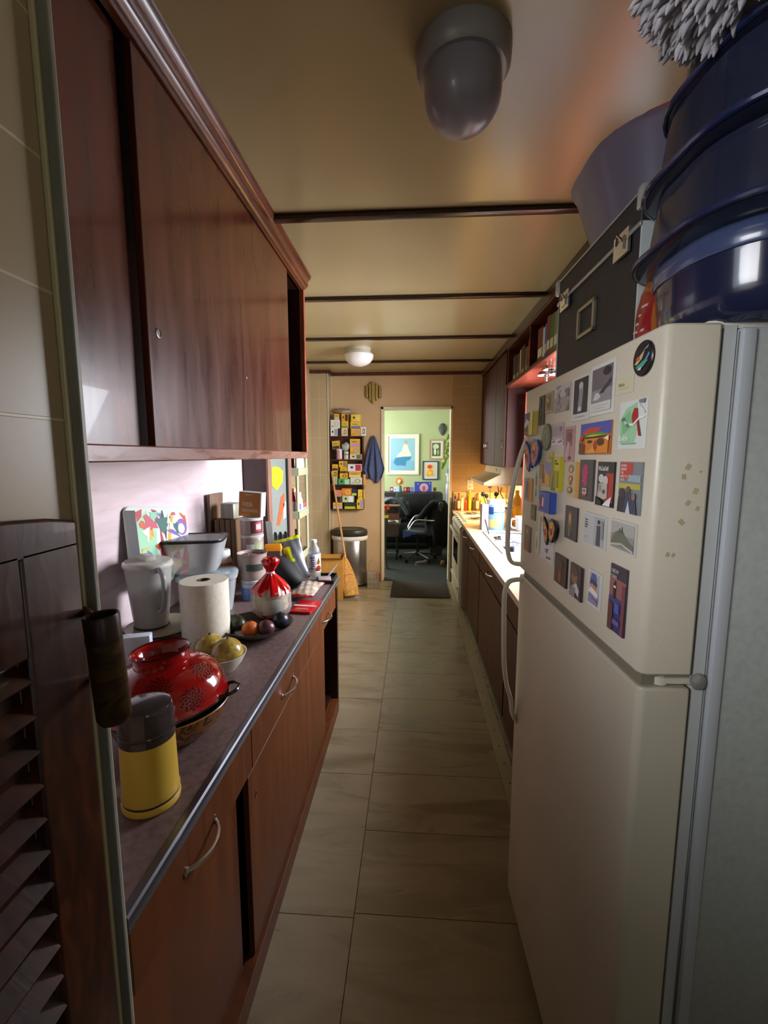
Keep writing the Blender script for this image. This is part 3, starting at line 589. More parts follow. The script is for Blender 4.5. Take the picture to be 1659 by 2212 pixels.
NAVY = M('#1c213a', .16, 0, 0, 1, .4); BLU = M('#292e44', .2, 0, .3, .86, .4); BLU.node_tree.nodes['Principled BSDF'].inputs['IOR'].default_value = 1.3
t = thing('storage_basin', 'dark navy rounded basin at the bottom of the blue stack on the refrigerator', 'basin', (.56, .735, FT+.02), 0, 'blue basins stacked on the refrigerator')
RR = lambda w_, h_, r_: [(x, y) for x, y in rrect(w_, h_, r_, 8)]
b = new(); loft(b, [(RR(.3, .24, .1), -.02), (RR(.335, .27, .115), -.005), (RR(.345, .275, .12), .03), (RR(.35, .28, .12), .066)]); obj('basin_body', b, NAVY, t, smooth=60)
b = new(); loft(b, [(RR(.356, .286, .123), .066), (RR(.36, .29, .125), .07), (RR(.36, .29, .125), .09), (RR(.35, .28, .12), .098)]); obj('rim', b, M('#3c4666', .2, 0, 0, 1, .3), t, smooth=60)
zz = FT+.118
for k, (hh, sc_, lab) in enumerate(((.108, 1.06, 'translucent blue ribbed basin resting on the navy one'), (.11, 1.05, 'translucent blue ribbed basin in the middle of the stack'), (.10, .98, 'translucent blue basin highest in the stack'))):
    t = thing('storage_basin', lab, 'basin', (.565+.006*k, .73, zz), (0, 0, R(3*k)), 'blue basins stacked on the refrigerator')
    b = new(); S2 = sc_*1.04
    loft(b, [(RR(.33*S2, .29*S2, .12), 0), (RR(.37*S2, .31*S2, .13), .006), (RR(.37*S2, .31*S2, .13), .016), (RR(.345*S2, .29*S2, .125), .024), (RR(.33*S2, .275*S2, .12), hh-.002)]); obj('basin_body', b, BLU, t, smooth=45)
    b = new(); tube(b, [(x, y, .011) for x, y in RR(.374*S2, .314*S2, .13)], .005, 8, close=True); obj('rib', b, M('#1d2344', .2, 0, 0, 1, .3), t); zz += hh
t = thing('shag_throw', 'grey fluffy shag fabric piled on top of the blue basins', 'throw', (.525, .62, zz), 0)
b = new(); rg = random.Random(3); vs = sphere(b, (0, 0, .03), .2, 0, (1.15, 1.0, .62), 40)
for v in vs:
    v.co += v.co.normalized()*(.012*math.sin(31*v.co.x+9*v.co.y)+.01*math.sin(47*v.co.y+20*v.co.z))
    if v.co.x > -.08 and v.co.z < .003: v.co.z = .003
base_v = [v.co.copy() for v in vs if v.co.z > .004 or v.co.x < -.08]
SH = noisy('grey_shag', ['#8d8a90', '#aeabb0', '#c9c6c9'], .95, (1, 1, 1), 25, 5)
ft = obj('fabric', b, SH, t, smooth=80)
b = new()
for k in range(5200):
    p = rg.choice(base_v) + Vector((rg.uniform(-.012, .012), rg.uniform(-.012, .012), rg.uniform(-.008, .008))); n = (p-Vector((0, 0, .03))); n.z *= 1.6; n.normalize()
    d = (n*.55+Vector((rg.uniform(-.3, .3), rg.uniform(-.3, .3), rg.uniform(-.6, .0)))).normalized()
    tube(b, [p-n*.006, p+d*.006, p+d*.014+Vector((0, 0, -.004))], [.005, .0055, .001], 5, cap=True)
o = obj('tufts', b, SH, t, smooth=80); o['kind'] = 'stuff'

# ================================================================ MAGNETS AND CARDS ON THE FREEZER DOOR
def place_fridge(t, s, z, eps=-.0005):
    ca, sa = math.cos(FR), math.sin(FR); t.location = (FL[0]+ca*s-sa*eps, FL[1]+sa*s+ca*eps, z); t.rotation_euler[2] = FR
def magnet(name, lab, cat, rect, base, shapes, th=.0025, bevel=.0006, frame=None):
    s0, s1, z0, z1 = rect; w_, h_ = s1-s0, z1-z0; mats = [M(base, .4)]
    b = new(); bx(b, 0, w_, -th, 0, 0, h_)
    if frame:
        c, m_ = frame; bx(b, m_, w_-m_, -th-.0003, -th, m_*1.0, h_-m_, 1); mats.append(M(c, .4))
        art(b, w_-2*m_, h_-2*m_, shapes, mats, m_, m_, -th-.0004)
    else: art(b, w_, h_, shapes, mats, 0, 0, -th)
    o = obj(name, b, mats, smooth=0); place_fridge(o, s0, z0); tag(o, lab, cat, 'magnets and cards on the freezer door')
    return o
def oval(name, lab, rect, base, shapes, th=.004):
    s0, s1, z0, z1 = rect; w_, h_ = s1-s0, z1-z0; mats = [M(base, .3)]
    b = new(); lathe(b, [(0, 0), (.5, 0), (.5, th*.6), (.47, th), (0, th)], 36, (w_/2, 0, h_/2), mat=Matrix.Rotation(R(90), 3, 'X') @ Matrix.Diagonal((w_, h_, 1)))
    art(b, w_, h_, shapes, mats, 0, 0, -th); o = obj(name, b, mats); place_fridge(o, s0, z0); tag(o, lab, 'magnet', 'magnets and cards on the freezer door')
G = ['#4a444a', '#8d8a90', '#2c292c', '#a9a6ab', '#6a6468']
oval('oval_magnet', 'dark oval magnet with pale fish shape, topmost on the freezer door', (.592, .645, 1.592, 1.643), '#16181c', [('p', '#c9b48c', [(.12, .38), (.3, .55), (.62, .72), (.5, .5), (.25, .36)]), ('e', '#c45a36', .3, .52, .1, .06), ('p', '#4f86b8', [(.5, .3), (.85, .62), (.9, .55), (.6, .25)]), ('p', '#4aa08c', [(.2, .28), (.6, .42), (.85, .4), (.5, .2)]), ('p', '#6f9cc4', [(.55, .7), (.85, .82), (.8, .74)]), ('p', '#c8dce6', [(.3, .2), (.55, .27), (.5, .17)])])
magnet('paper_note', 'small cream note with scribbled name beside the dark oval magnet', 'note', (.536, .592, 1.574, 1.601), '#cdc9ab', [('t', '#8f8c60', .16, .45, .34, 'Mahalo', .75), ('r', '#a9a680', .2, .3, .75, .33)], .0004)
PH = [('r', '#6a656a', 0, .2, 1, 1), ('r', '#8c878c', 0, .2, 1, .5), ('p', '#c9c6ca', [(.1, .28), (.22, .44), (.4, .42), (.5, .32), (.3, .26)]), ('p', '#3f3a40', [(.4, .4), (.6, .52), (.95, .7), (.95, .6), (.6, .4)]), ('e', '#2e2a30', .75, .88, .18, .1), ('r', '#cfcfcb', 0, 0, 1, .2), ('r', '#6d6b68', .1, .12, .9, .125), ('r', '#6d6b68', .25, .06, .75, .065)]
magnet('photo_card', 'white-bordered black and white photo of a reclining figure, top row', 'photo card', (.439, .533, 1.548, 1.638), '#d3d3cf', PH, .0015, frame=('#cfcfcb', .007))
magnet('photo_card', 'white-bordered dark photo of a standing pale figure, top row', 'photo card', (.352, .437, 1.545, 1.632), '#cbcbc8', [('r', '#2d2b30', .1, .16, .9, .94), ('p', '#8d8d99', [(.35, .2), (.42, .6), (.4, .8), (.55, .85), (.65, .7), (.6, .2)]), ('e', '#b8b9c4', .52, .78, .12, .08), ('e', '#c9c9cf', .5, .26, .1, .05), ('r', '#77757a', .2, .08, .8, .09)], .0015)
magnet('photo_card', 'grey sketchy photo of scrubby branches, top row', 'photo card', (.243, .335, 1.572, 1.631), '#b9b6b6', [('r', '#9b9492', 0, .0, 1, .55)]+blobs(4, ['#837b78', '#a8a2a0', '#958c86', '#6f6660'], 14, (.05, .2)), .001)
magnet('magnet', 'small brown portrait magnet left of the sketchy grey photo', 'magnet', (.184, .234, 1.577, 1.626), '#a89a7a', [('r', '#8b7950', .1, .1, .9, .9), ('e', '#6a5636', .5, .5, .25, .3), ('e', '#b9a878', .45, .6, .12, .12)])
magnet('magnet', 'narrow dark olive strip magnet near the door edge, top row', 'magnet', (.136, .177, 1.552, 1.624), '#34302a', blobs(9, ['#45402e', '#2b2724'], 4))
magnet('magnet', 'blue, white and yellow block magnet nearest the freezer handle top', 'magnet', (.046, .122, 1.530, 1.59), '#c9b858', [('r', '#3f4a7c', 0, .6, .6, 1), ('p', '#c5cdd2', [(.0, .4), (.2, .75), (.6, .6), (.6, .3)]), ('p', '#3c3a38', [(0, .3), (.5, .5), (.4, .1), (0, 0)]), ('p', '#8a5a34', [(0, .0), (0, .16), (.4, .2), (.5, 0)]), ('r', '#dfc860', .68, 0, 1, 1)], .012)
oval('oval_magnet', 'oval olive-green medallion magnet above the large butterfly', (.172, .236, 1.488, 1.552), '#666a52', [('e', '#7a7d64', .5, .5, .38, .38), ('e', '#8d8e76', .52, .5, .2, .25), ('r', '#5c604a', .44, .3, .56, .65)], .005)
magnet('photo_card', 'pale mauve snow scene card beside the green medallion', 'photo card', (.237, .311, 1.499, 1.549), '#b9a9ad', [('r', '#a8979c', 0, .4, 1, .85), ('p', '#d5cbd0', [(0, 0), (1, 0), (1, .2), (.6, .32), (.2, .2), (0, .3)]), ('p', '#4f434a', [(.1, .18), (.3, .2), (.35, .15), (.12, .12)]), ('p', '#5a4d52', [(.6, .15), (.9, .22), (.9, .15), (.6, .1)]), ('e', '#8f7d84', .75, .72, .08, .1)], .001)
magnet('photo_card', 'tall pinkish card with dim rose pattern, second row', 'photo card', (.318, .374, 1.462, 1.537), '#b58d8f', [('r', '#936468', .15, .45, .8, .92), ('p', '#c4a6a8', [(.1, .1), (.4, .6), (.6, .5), (.5, 0)]), ('e', '#7c4e54', .5, .7, .2, .12), ('e', '#6f4a4c', .6, .12, .15, .05)], .001)
FACEX = [('r', '#4a57a6', 0, .62, 1, 1), ('p', '#c94436', [(.05, .7), (.3, .85), (.75, .82), (.6, .7), (.2, .62)]), ('p', '#4f9a3c', [(.0, .5), (.2, .66), (.7, .68), (.95, .62), (.5, .58)]), ('p', '#d8cf3a', [(.12, .54), (.4, .62), (.8, .6), (.4, .55)]), ('r', '#2c2118', .2, .5, .95, .56), ('p', '#d8862c', [(.2, .02), (.2, .5), (.95, .52), (.95, .05)]), ('e', '#3b2a1c', .37, .4, .09, .05), ('e', '#5c2e28', .72, .38, .12, .12), ('p', '#a8432a', [(.5, .3), (.56, .45), (.62, .2), (.55, .12)]), ('p', '#6c3a24', [(0, 0), (0, .4), (.22, .3), (.2, 0)]), ('p', '#e0a24a', [(.3, .05), (.5, .25), (.6, .05)]), ('p', '#c93b30', [(.0, .4), (.05, .6), (.2, .62), (.12, .45)]), ('p', '#f0e8d0', [(.85, .5), (.99, .56), (.99, .4)])]
magnet('art_magnet', 'vivid painted face art card with blue, green and orange strokes', 'magnet', (.407, .533, 1.478, 1.536), '#b3682c', FACEX, .0022)
magnet('greeting_card', 'white and green card with a red cardinal and script', 'card', (.556, .637, 1.486, 1.560), '#d3dcd6', [('p', '#9fcda4', [(.05, .12), (.02, .6), (.25, .85), (.65, .95), (.7, .4), (.6, .1)]), ('p', '#7dbb8b', [(.15, .3), (.1, .65), (.4, .8), (.55, .5)]), ('p', '#a8262c', [(.48, .7), (.56, .84), (.68, .82), (.72, .6), (.6, .5), (.5, .56)]), ('p', '#8e2028', [(.66, .6), (.74, .58), (.86, .25), (.76, .26)]), ('p', '#e9ece8', [(.1, .7), (.3, .55), (.55, .52), (.75, .64), (.95, .66), (.95, .62), (.75, .59), (.55, .47), (.28, .51)]), ('e', '#5f7a64', .18, .63, .07, .04), ('e', '#6c8a70', .35, .5, .06, .04), ('p', '#7c7c88', [(.72, .98), (.95, .99), (.93, .9), (.75, .92)]), ('p', '#d9d9e0', [(.7, .85), (.95, .7), (.97, .74), (.74, .92)]), ('t', '#eef3ee', .08, .17, .2, 'Buildin', .72), ('r', '#7eb792', .18, .1, .7, .125)], .0006)
magnet('magnet', 'tiny yellow label magnet below the green medallion', 'magnet', (.223, .252, 1.462, 1.485), '#bda863', [('r', '#a08a40', .2, .3, .7, .5)])
def butterfly(lab, rect, cols, th=.012):
    s0, s1, z0, z1 = rect; w_, h_ = s1-s0, z1-z0
    t = thing('butterfly_magnet', lab, 'magnet', group='magnets and cards on the freezer door'); place_fridge(t, s0, z0)
    Lw = [(.45, .55), (.3, .8), (.08, .98), (.02, .8), (.08, .5), (.25, .12), (.38, .05), (.46, .3)]
    Rw = [(.5, .5), (.5, .85), (.62, 1.0), (.85, .98), (.98, .75), (.9, .45), (.75, .22), (.58, .25)]
    for nm, W in (('left_wing', Lw), ('right_wing', Rw)):
        b = new(); mats = [M(cols[0], .35)]; cxx = sum(p[0] for p in W)/len(W); cyy = sum(p[1] for p in W)/len(W)
        prism(b, [(x*w_, z*h_) for x, z in W], -th, -th+.005)
        q = lambda f_: [(cxx+(x-cxx)*f_, cyy+(y-cyy)*f_) for x, y in W]
        art(b, w_, h_, [('p', cols[1], q(.78)), ('p', cols[2], q(.5)), ('e', cols[3], cxx, cyy+.12, .06, .06), ('e', cols[0], cxx+.04, cyy-.08, .04, .06), ('e', cols[4], cxx-.06, cyy, .05, .04)], mats, 0, 0, -th)
        obj(nm, b, mats, t, bev=.0008)
    b = new(); sphere(b, (.48*w_, -.006, .45*h_), .006, 0, (1, 1, h_*.3/.006), 12); obj('body', b, M('#2a2434', .4), t)
butterfly('large blue and orange butterfly magnet beside the freezer handle', (.046, .183, 1.428, 1.518), ['#3d4a9c', '#c97a2c', '#b23e36', '#d8a83a', '#26284a'])
magnet('magnet', 'green lizard-shaped magnet hanging below the large butterfly', 'magnet', (.124, .160, 1.366, 1.44), '#b9bdb0', [('p', '#4f7a5c', [(.3, .02), (.45, .4), (.3, .7), (.5, .98), (.75, .7), (.6, .4), (.7, .1)]), ('p', '#33583f', [(.35, .5), (.6, .6), (.6, .4)])], .003)
magnet('magnet', 'orange and lilac desert scene magnet right of the butterfly', 'magnet', (.170, .257, 1.402, 1.459), '#b8893f', [('p', '#8a84b4', [(.4, .6), (1, .5), (1, 1), (.5, 1)]), ('p', '#cfa05a', [(.3, 0), (.5, .7), (.9, .4), (.9, 0)]), ('p', '#93765a', [(0, .3), (.1, 1), (.35, .9), (.3, .3)]), ('p', '#6f5138', [(.3, .15), (.45, .6), (.5, .1)])], .005)
magnet('book_magnet', 'yellow miniature book magnet with dark lettering', 'magnet', (.267, .320, 1.397, 1.472), '#c4b92c', [('t', '#33331c', .42, .86, .08, 'NEW\nWOMAN', .9), ('r', '#8f9428', 0, 0, .3, 1), ('p', '#5d6a3c', [(.1, 0), (.2, .35), (.35, .5), (.5, .3), (.55, 0)]), ('r', '#9a942c', .4, .1, .9, .6)], .009)
magnet('magnet', 'tan and orange magnet with tribal sun faces', 'magnet', (.349, .421, 1.390, 1.463), '#c4b08c', [('r', '#cf9544', .63, 0, 1, 1), ('e', '#8f7c62', .3, .8, .2, .12), ('e', '#c4b08c', .3, .78, .1, .06), ('e', '#b5603a', .3, .52, .15, .1), ('e', '#e0c090', .3, .52, .06, .05), ('p', '#8a6c50', [(.2, .4), (.3, .33), (.42, .4), (.3, .44)]), ('e', '#84715a', .28, .2, .18, .1), ('e', '#c4b08c', .28, .22, .1, .05)], .003)
magnet('magnet', 'charcoal magnet with a hot pink diamond shape', 'magnet', (.416, .476, 1.391, 1.468), '#454246', [('p', '#b03464', [(.3, .45), (.2, .7), (.35, .88), (.6, .88), (.68, .7), (.6, .35), (.35, .35)]), ('t', '#d9738f', .26, .55, .1, 'love\nyou', 1), ('r', '#c9b8b0', .3, .15, .62, .3), ('r', '#a8483c', .3, .1, .62, .15), ('r', '#8c5c40', .38, .2, .54, .27)], .004)
magnet('magnet', 'black, red and white magnet reading We Can Do It!', 'magnet', (.493, .554, 1.388, 1.465), '#26242a', [('r', '#a83a30', .55, .1, 1, .75), ('t', '#e9e9e4', .06, .80, .15, 'WeCanDoIt!', .62), ('e', '#c9c6c0', .28, .62, .17, .1), ('e', '#c4c1ba', .55, .58, .16, .11), ('p', '#b5b2ab', [(.1, .2), (.15, .5), (.4, .52), (.68, .5), (.7, .2), (.5, .15)]), ('e', '#8f8c86', .25, .4, .1, .09), ('p', '#e4e4e2', [(.45, .02), (.9, .02), (.98, .25), (.65, .12)]), ('p', '#141318', [(0, 0), (0, .22), (.4, .1), (.4, 0)]), ('e', '#57534f', .5, .33, .08, .05)], .003)
magnet('magnet', 'photo magnet with red caption banner over a crowd', 'magnet', (.572, .638, 1.386, 1.466), '#7c8288', [('r', '#b8483c', .05, .66, .62, .98), ('t', '#ecd9d4', .08, .9, .07, 'WOMEN\nDESERVE\nTHE\nRIGHT TO\nVOTE', .8), ('r', '#b5b04a', 0, .48, 1, .58), ('r', '#98a8b4', .45, .62, 1, .75), ('e', '#453c3c', .2, .38, .14, .1), ('p', '#2f2e36', [(.02, 0), (.05, .3), (.35, .33), (.4, 0)]), ('e', '#6e4c3c', .5, .45, .1, .08), ('p', '#3d4356', [(.35, .02), (.4, .42), (.8, .4), (.95, 0)]), ('p', '#c4c8d0', [(.45, 0), (.55, .25), (.66, .0)]), ('e', '#8b6d5c', .78, .34, .09, .07)], .003)
magnet('magnet', 'narrow orange and violet strip magnet inside the handle edge', 'magnet', (.036, .104, 1.352, 1.414), '#cf9440', [('r', '#a5917f', 0, 0, .62, 1), ('p', '#6c5c86', [(.15, .1), (.3, .9), (.5, .8), (.45, .15)])])
magnet('magnet', 'tiny brown square magnet below the orange violet strip', 'magnet', (.104, .141, 1.306, 1.346), '#6d5c49', [('e', '#8f7250', .5, .5, .3, .3)])
magnet('magnet', 'brown wood-toned strip magnet low by the handle', 'magnet', (.050, .106, 1.213, 1.282), '#75624f', [('e', '#b5a690', .5, .8, .12, .1), ('p', '#8c5f44', [(.2, .1), (.4, .5), (.8, .4), (.8, .05)]), ('r', '#a05a3c', .3, 0, 1, .12)])
magnet('box_magnet', 'bright blue box magnet with a red figure', 'magnet', (.204, .284, 1.342, 1.390), '#3858b8', [('p', '#7c2430', [(.1, .15), (.15, .8), (.4, .85), (.45, .3), (.35, .1)]), ('p', '#e9e4ea', [(.3, .3), (.36, .75), (.44, .7), (.42, .25)]), ('e', '#c05a80', .12, .3, .08, .15), ('r', '#2f4aa0', .6, 0, 1, 1)], .014)
magnet('magnet', 'beige magnet with faint figure left of the blue box', 'magnet', (.175, .203, 1.324, 1.374), '#c9c0a0', [('p', '#8d8a5c', [(.2, .2), (.35, .9), (.6, .7), (.5, .2)])], .002)
magnet('paper_strip', 'long pale green and cream paper strip', 'paper', (.147, .181, 1.228, 1.335), '#c2c6ae', [('r', '#aab48f', .1, .5, .5, .95), ('r', '#d8cfa0', .7, 0, .95, .9), ('p', '#8f9c98', [(.2, .1), (.4, .4), (.5, .1)])], .001)
magnet('paper_note', 'white paper with small red and black doodles under the butterfly', 'note', (.19, .286, 1.222, 1.312), '#c9c9cc', [('e', '#a84040', .3, .55, .05, .04), ('e', '#b04444', .72, .12, .07, .04), ('p', '#5b5a60', [(.4, .6), (.6, .62), (.55, .45), (.42, .42)]), ('p', '#6a6a70', [(.35, .3), (.62, .36), (.5, .2)]), ('e', '#55545c', .55, .1, .07, .03)], .0005)
butterfly('yellow, violet and black butterfly magnet under the blue box', (.236, .326, 1.264, 1.333), ['#2a2230', '#cf9a2e', '#c24a3c', '#dfc040', '#5a3a8c'], .014)
magnet('magnet', 'dark magnet with a glowing candle-like flame', 'magnet', (.350, .413, 1.302, 1.371), '#3a3a3c', [('e', '#6b6054', .45, .5, .2, .38), ('e', '#b5825c', .45, .62, .1, .2), ('e', '#d0a886', .45, .66, .05, .12), ('p', '#7a7a80', [(.38, .1), (.45, .42), (.52, .1)])], .003)
magnet('quote_magnet', 'framed quote magnet with a standing grey figure', 'magnet', (.446, .536, 1.309, 1.370), '#c3c6c4', [('r', '#a9adb0', .52, .02, .98, .98), ('t', '#3c3c40', .05, .78, .085, 'A woman\nis only as\nbeautiful as\nshe feels', .7), ('t', '#6c6c70', .1, .2, .06, 'anon', .8), ('e', '#2b2a2e', .75, .83, .06, .07), ('p', '#4a4a50', [(.66, .05), (.68, .72), (.82, .72), (.84, .05)]), ('r', '#8f9298', .86, .3, .98, .9)], .003, frame=('#b9bcbc', .003))
magnet('photo_card', 'white-framed grey photo of a hilltop castle', 'photo card', (.552, .633, 1.321, 1.372), '#c3c2ba', [('r', '#a9aaa6', 0, .5, 1, 1), ('r', '#8e8f88', 0, 0, 1, .55), ('p', '#6f7062', [(0, .15), (.15, .55), (.3, .68), (.45, .72), (.6, .6), (.85, .35), (1, .3), (1, .1)]), ('p', '#5c5d55', [(.35, .6), (.4, .82), (.46, .68), (.5, .9), (.54, .68), (.6, .6)]), ('p', '#bdbfb8', [(0, .05), (.5, .18), (1, .02), (1, .1), (.5, .25), (0, .12)])], .002, frame=('#9c9d98', .004))
magnet('magnet', 'black magnet with a dim red glowing figure, bottom row', 'magnet', (.304, .374, 1.193, 1.258), '#2b2422', [('e', '#5c2a20', .5, .35, .2, .28), ('e', '#96402c', .5, .3, .1, .22), ('e', '#4a3626', .5, .7, .25, .15)], .004)
magnet('magnet', 'brown portrait magnet with white collar, bottom row', 'magnet', (.396, .454, 1.190, 1.258), '#4a3b36', [('e', '#8c6a54', .4, .65, .26, .24), ('e', '#5c4538', .4, .78, .28, .14), ('p', '#c9c6c4', [(.3, .35), (.6, .48), (.85, .3), (.8, .1), (.5, .2)]), ('p', '#8a8286', [(.0, .05), (.2, .35), (.55, .3), (.5, .02)]), ('r', '#262c50', .9, 0, 1, 1)], .004)
magnet('magnet', 'white-bordered magnet with a blue hat figure, bottom row', 'magnet', (.477, .531, 1.198, 1.266), '#cfcfd0', [('r', '#b5b0b4', .12, .08, .88, .94), ('p', '#51689c', [(.2, .75), (.3, .93), (.6, .93), (.72, .78), (.6, .7)]), ('p', '#2f4478', [(.18, .62), (.25, .76), (.7, .72), (.75, .62), (.45, .56)]), ('p', '#c98a5a', [(.2, .55), (.35, .65), (.7, .6), (.6, .48)]), ('p', '#e5e2e0', [(.12, .4), (.3, .55), (.85, .45), (.8, .3)]), ('p', '#8d8ab0', [(.12, .1), (.15, .35), (.85, .3), (.8, .1)]), ('p', '#7a4c58', [(.12, .3), (.85, .24), (.8, .2)])], .002)
magnet('souvenir_magnet', 'tall bookmark magnet reading NEW YORK over a night skyline', 'magnet', (.564, .617, 1.186, 1.297), '#3a3644', [('r', '#96605a', 0, .48, 1, .8), ('r', '#4a4478', 0, .2, 1, .52), ('r', '#33366a', 0, 0, 1, .3), ('r', '#7a4450', .8, 0, 1, .75), ('t', '#c9c9c4', .1, .88, .085, 'NEW', 1.1), ('t', '#c9c9c4', .08, .8, .075, 'YORK', .95), ('p', '#2c2a3a', [(.3, .5), (.3, .72), (.42, .78), (.45, .5)]), ('e', '#e0dcd8', .4, .68, .08, .02), ('p', '#5f3c38', [(.05, .0), (.05, .45), (.35, .4), (.35, 0)]), ('r', '#4f5cae', .45, .3, .75, .45), ('r', '#6a62a0', .4, .12, .8, .2)], .003)

# ================================================================ LEFT COUNTER
CT = .7653
t = thing('coffee_grinder', 'yellow cylindrical coffee grinder with smoky lid, nearest on the left counter', 'coffee grinder', (-.538, .812, CT), (0, 0, R(20)))
YE = noisy('yellow_plastic', ['#c9a640', '#d0ae48'], .3, (1, 1, 1), 4)
b = new(); lathe(b, [(0, 0), (.052, 0), (.0555, .003), (.0565, .010), (.0545, .0155), (.0535, .016)], 48); obj('foot_ring', b, YE, t)
b = new(); lathe(b, [(.0535, .016), (.053, .0165), (.053, .0215), (.0545, .022)], 48); obj('black_band', b, M('#2b2a2c', .4), t)
b = new(); lathe(b, [(.0545, .0215), (.0555, .026), (.0535, .034), (.0515, .15), (.05, .158), (.046, .16), (0, .16)], 48); obj('body', b, YE, t)
b = new(); lathe(b, [(.0525, .143), (.0528, .15), (.052, .156), (.0525, .158), (.0505, .205), (.048, .212), (.035, .216), (0, .217)], 48); lathe(b, [(.053, .16), (.0537, .162), (.053, .164)], 48); obj('lid', b, M('#4a4245', .13, 0, .35, .94, .3), t)
# gourd-shaped patterned bowl with upturned colander
CX, CY = -.622, 1.045
t = thing('painted_bowl', 'brown bowl painted with black and ochre leaves under the colander', 'bowl', (CX-.005, CY, CT), 0)
b = new(); lathe(b, [(0, 0), (.092, 0), (.1, .005), (.13, .035), (.148, .075), (.15, .083), (.146, .083), (.122, .04), (.09, .012), (0, .01)], 48)
PB = noisy('painted_leaf_pattern', ['#20150d', '#7a4a20', '#9c6a30', '#2a1e12', '#8c5226'], .3, (1, 1, 1.4), 17, 2, 1.8, coat=.3, pos=[.36, .43, .5, .56, .66]); obj('bowl_body', b, PB, t)
b = new(); lathe(b, [(.148, .081), (.1495, .083), (.148, .0855), (.144, .084)], 48); obj('rim', b, M('#8a6a3a', .3), t)
t = thing('colander', 'glossy red enamel colander upturned over the painted bowl', 'colander', (CX-.01, CY, CT+.089), (R(0), R(-4), R(0)))
RE = noisy('red_enamel', ['#8c0a0c', '#a30f10'], .12, (1, 1, 1), 3, 2, coat=.6)
b = new()
def crad(tt): return .15*math.cos(tt)**.8 if tt < PI/2 else 0
prof = [(.15, .0), (.1525, .004), (.15, .008)] + [(.148*math.cos(a)**.75 if a < 1.5 else .03, (.008+.096*math.sin(a))) for a in [k*.13 for k in range(1, 10)]]
prof += [(.066, .098), (.066, .1)]; lathe(b, prof, 64); 
obj('colander_body', b, RE, t, smooth=60)
b = new(); lathe(b, [(.066, .0965), (.064, .106), (.07, .126), (.0725, .13), (.070, .1305), (.0645, .126), (.058, .106), (.055, .1), (0, .099)], 48); obj('foot_ring', b, RE, t, smooth=60)
b = new(); lathe(b, [(.0705, .1285), (.073, .1305), (.071, .133), (.0695, .131)], 48); lathe(b, [(.15, -.0015), (.154, .0015), (.1525, .0055), (.15, .004)], 64); obj('black_rim', b, M('#1c1214', .2), t)
b = new(); md = {}
def surf(az, el, out=.0009):
    r = .148*math.cos(el)**.75; z = .008+.096*math.sin(el); nrm = Vector((math.cos(az)*math.cos(el*.9), math.sin(az)*math.cos(el*.9), math.sin(el*.9)+.12)).normalized()
    return Vector((r*math.cos(az), r*math.sin(az), z)) + nrm*out, nrm
for fa in range(6):
  for row, el0 in ((0, .33), (1, .82)):
    az0 = R(-95 + fa*60 + row*30)
    for rr_, nn in ((0, 1), (.0085, 6), (.0165, 11), (.024, 11), (.029, 11)):
        for k in range(nn):
            a = 2*PI*k/nn + rr_*40; rloc = .148*math.cos(el0)**.75
            p, nn_ = surf(az0+rr_*math.cos(a)/rloc, el0+rr_*math.sin(a)/.115)
            q = nn_.to_track_quat('Z', 'Y').to_matrix()
            lathe(b, [(.0026, 0), (0, .0003)], 7, p, 0, q)
o = obj('drain_holes', b, M('#160506', .6), t, smooth=0); o['kind'] = 'stuff'
for s in (1, -1):
    b = new(); a0 = R(8) if s == 1 else R(188); ca, sa = math.cos(a0), math.sin(a0)
    P = [(.146, -.035, .006), (.165, -.033, .008), (.18, -.018, .01), (.183, 0, .01), (.18, .018, .01), (.165, .033, .008), (.146, .035, .006)]
    tube(b, smoothpts([(x*ca-y*sa, x*sa+y*ca, z) for x, y, z in P], 4), .0045, 8); obj('handle', b, M('#1c1416', .2, 0, 0, 1, .4), t)
t = thing('white_bowl', 'small white bowl holding two net-wrapped pears behind the colander', 'bowl', (-.637, 1.375, CT), 0)
b = new(); lathe(b, [(0, 0), (.045, 0), (.05, .004), (.07, .03), (.082, .055), (.084, .06), (.081, .06), (.065, .032), (.045, .01), (0, .008)], 40); obj('bowl_body', b, M('#cfcabb', .25), t)
PE = noisy('net_wrapped_pear', ['#8a7326', '#a98f3c', '#c0aa5c'], .25, (1, 1, 1), 55, 4, .6, .6, coat=.5, bdist=.002)
for nm, x, y, z, r, lab in (('pear', -.688, 1.405, CT+.062, .05, 'round yellow-brown pear in crinkled wrap, left one in the white bowl'), ('pear', -.612, 1.372, CT+.062, .052, 'round yellow-brown pear in crinkled wrap, right one in the white bowl')):
    t = thing(nm, lab, 'pear', (x, y, z), 0, 'wrapped pears in the white bowl')
    b = new(); vs = sphere(b, (0, 0, 0), r, 0, (1, 1, .93), 28)
    for v in vs: v.co *= 1+.02*math.sin(60*v.co.x+40*v.co.z)*math.sin(55*v.co.y)
    obj('fruit', b, PE, t, smooth=70); b = new(); tube(b, [(0, 0, r*.88), (.004, 0, r*1.05)], .003, 6); obj('stem', b, M('#4a3418', .7), t)
t = thing('paper_towel_roll', 'upright white paper towel roll at the middle of the left counter', 'paper towel', (-.79, 1.595, CT), 0)
b = new(); lathe(b, [(.024, .004), (.086, 0), (.088, .004), (.088, .24), (.086, .244), (.024, .244), (.022, .236), (.022, .01)], 48); obj('roll', b, noisy('quilted_paper', ['#d9d2c0', '#e4decd'], .9, (1, 1, 1), 70, 2, 0, .35), t)
b = new(); lathe(b, [(.022, .005), (.022, .2455), (.0195, .2455), (.0195, .005)], 24); obj('core', b, M('#6b5038', .9), t)
t = thing('kitchen_scale', 'round beige scale with black rim beneath the water pitcher', 'scale', (-.975, 1.60, CT), 0)
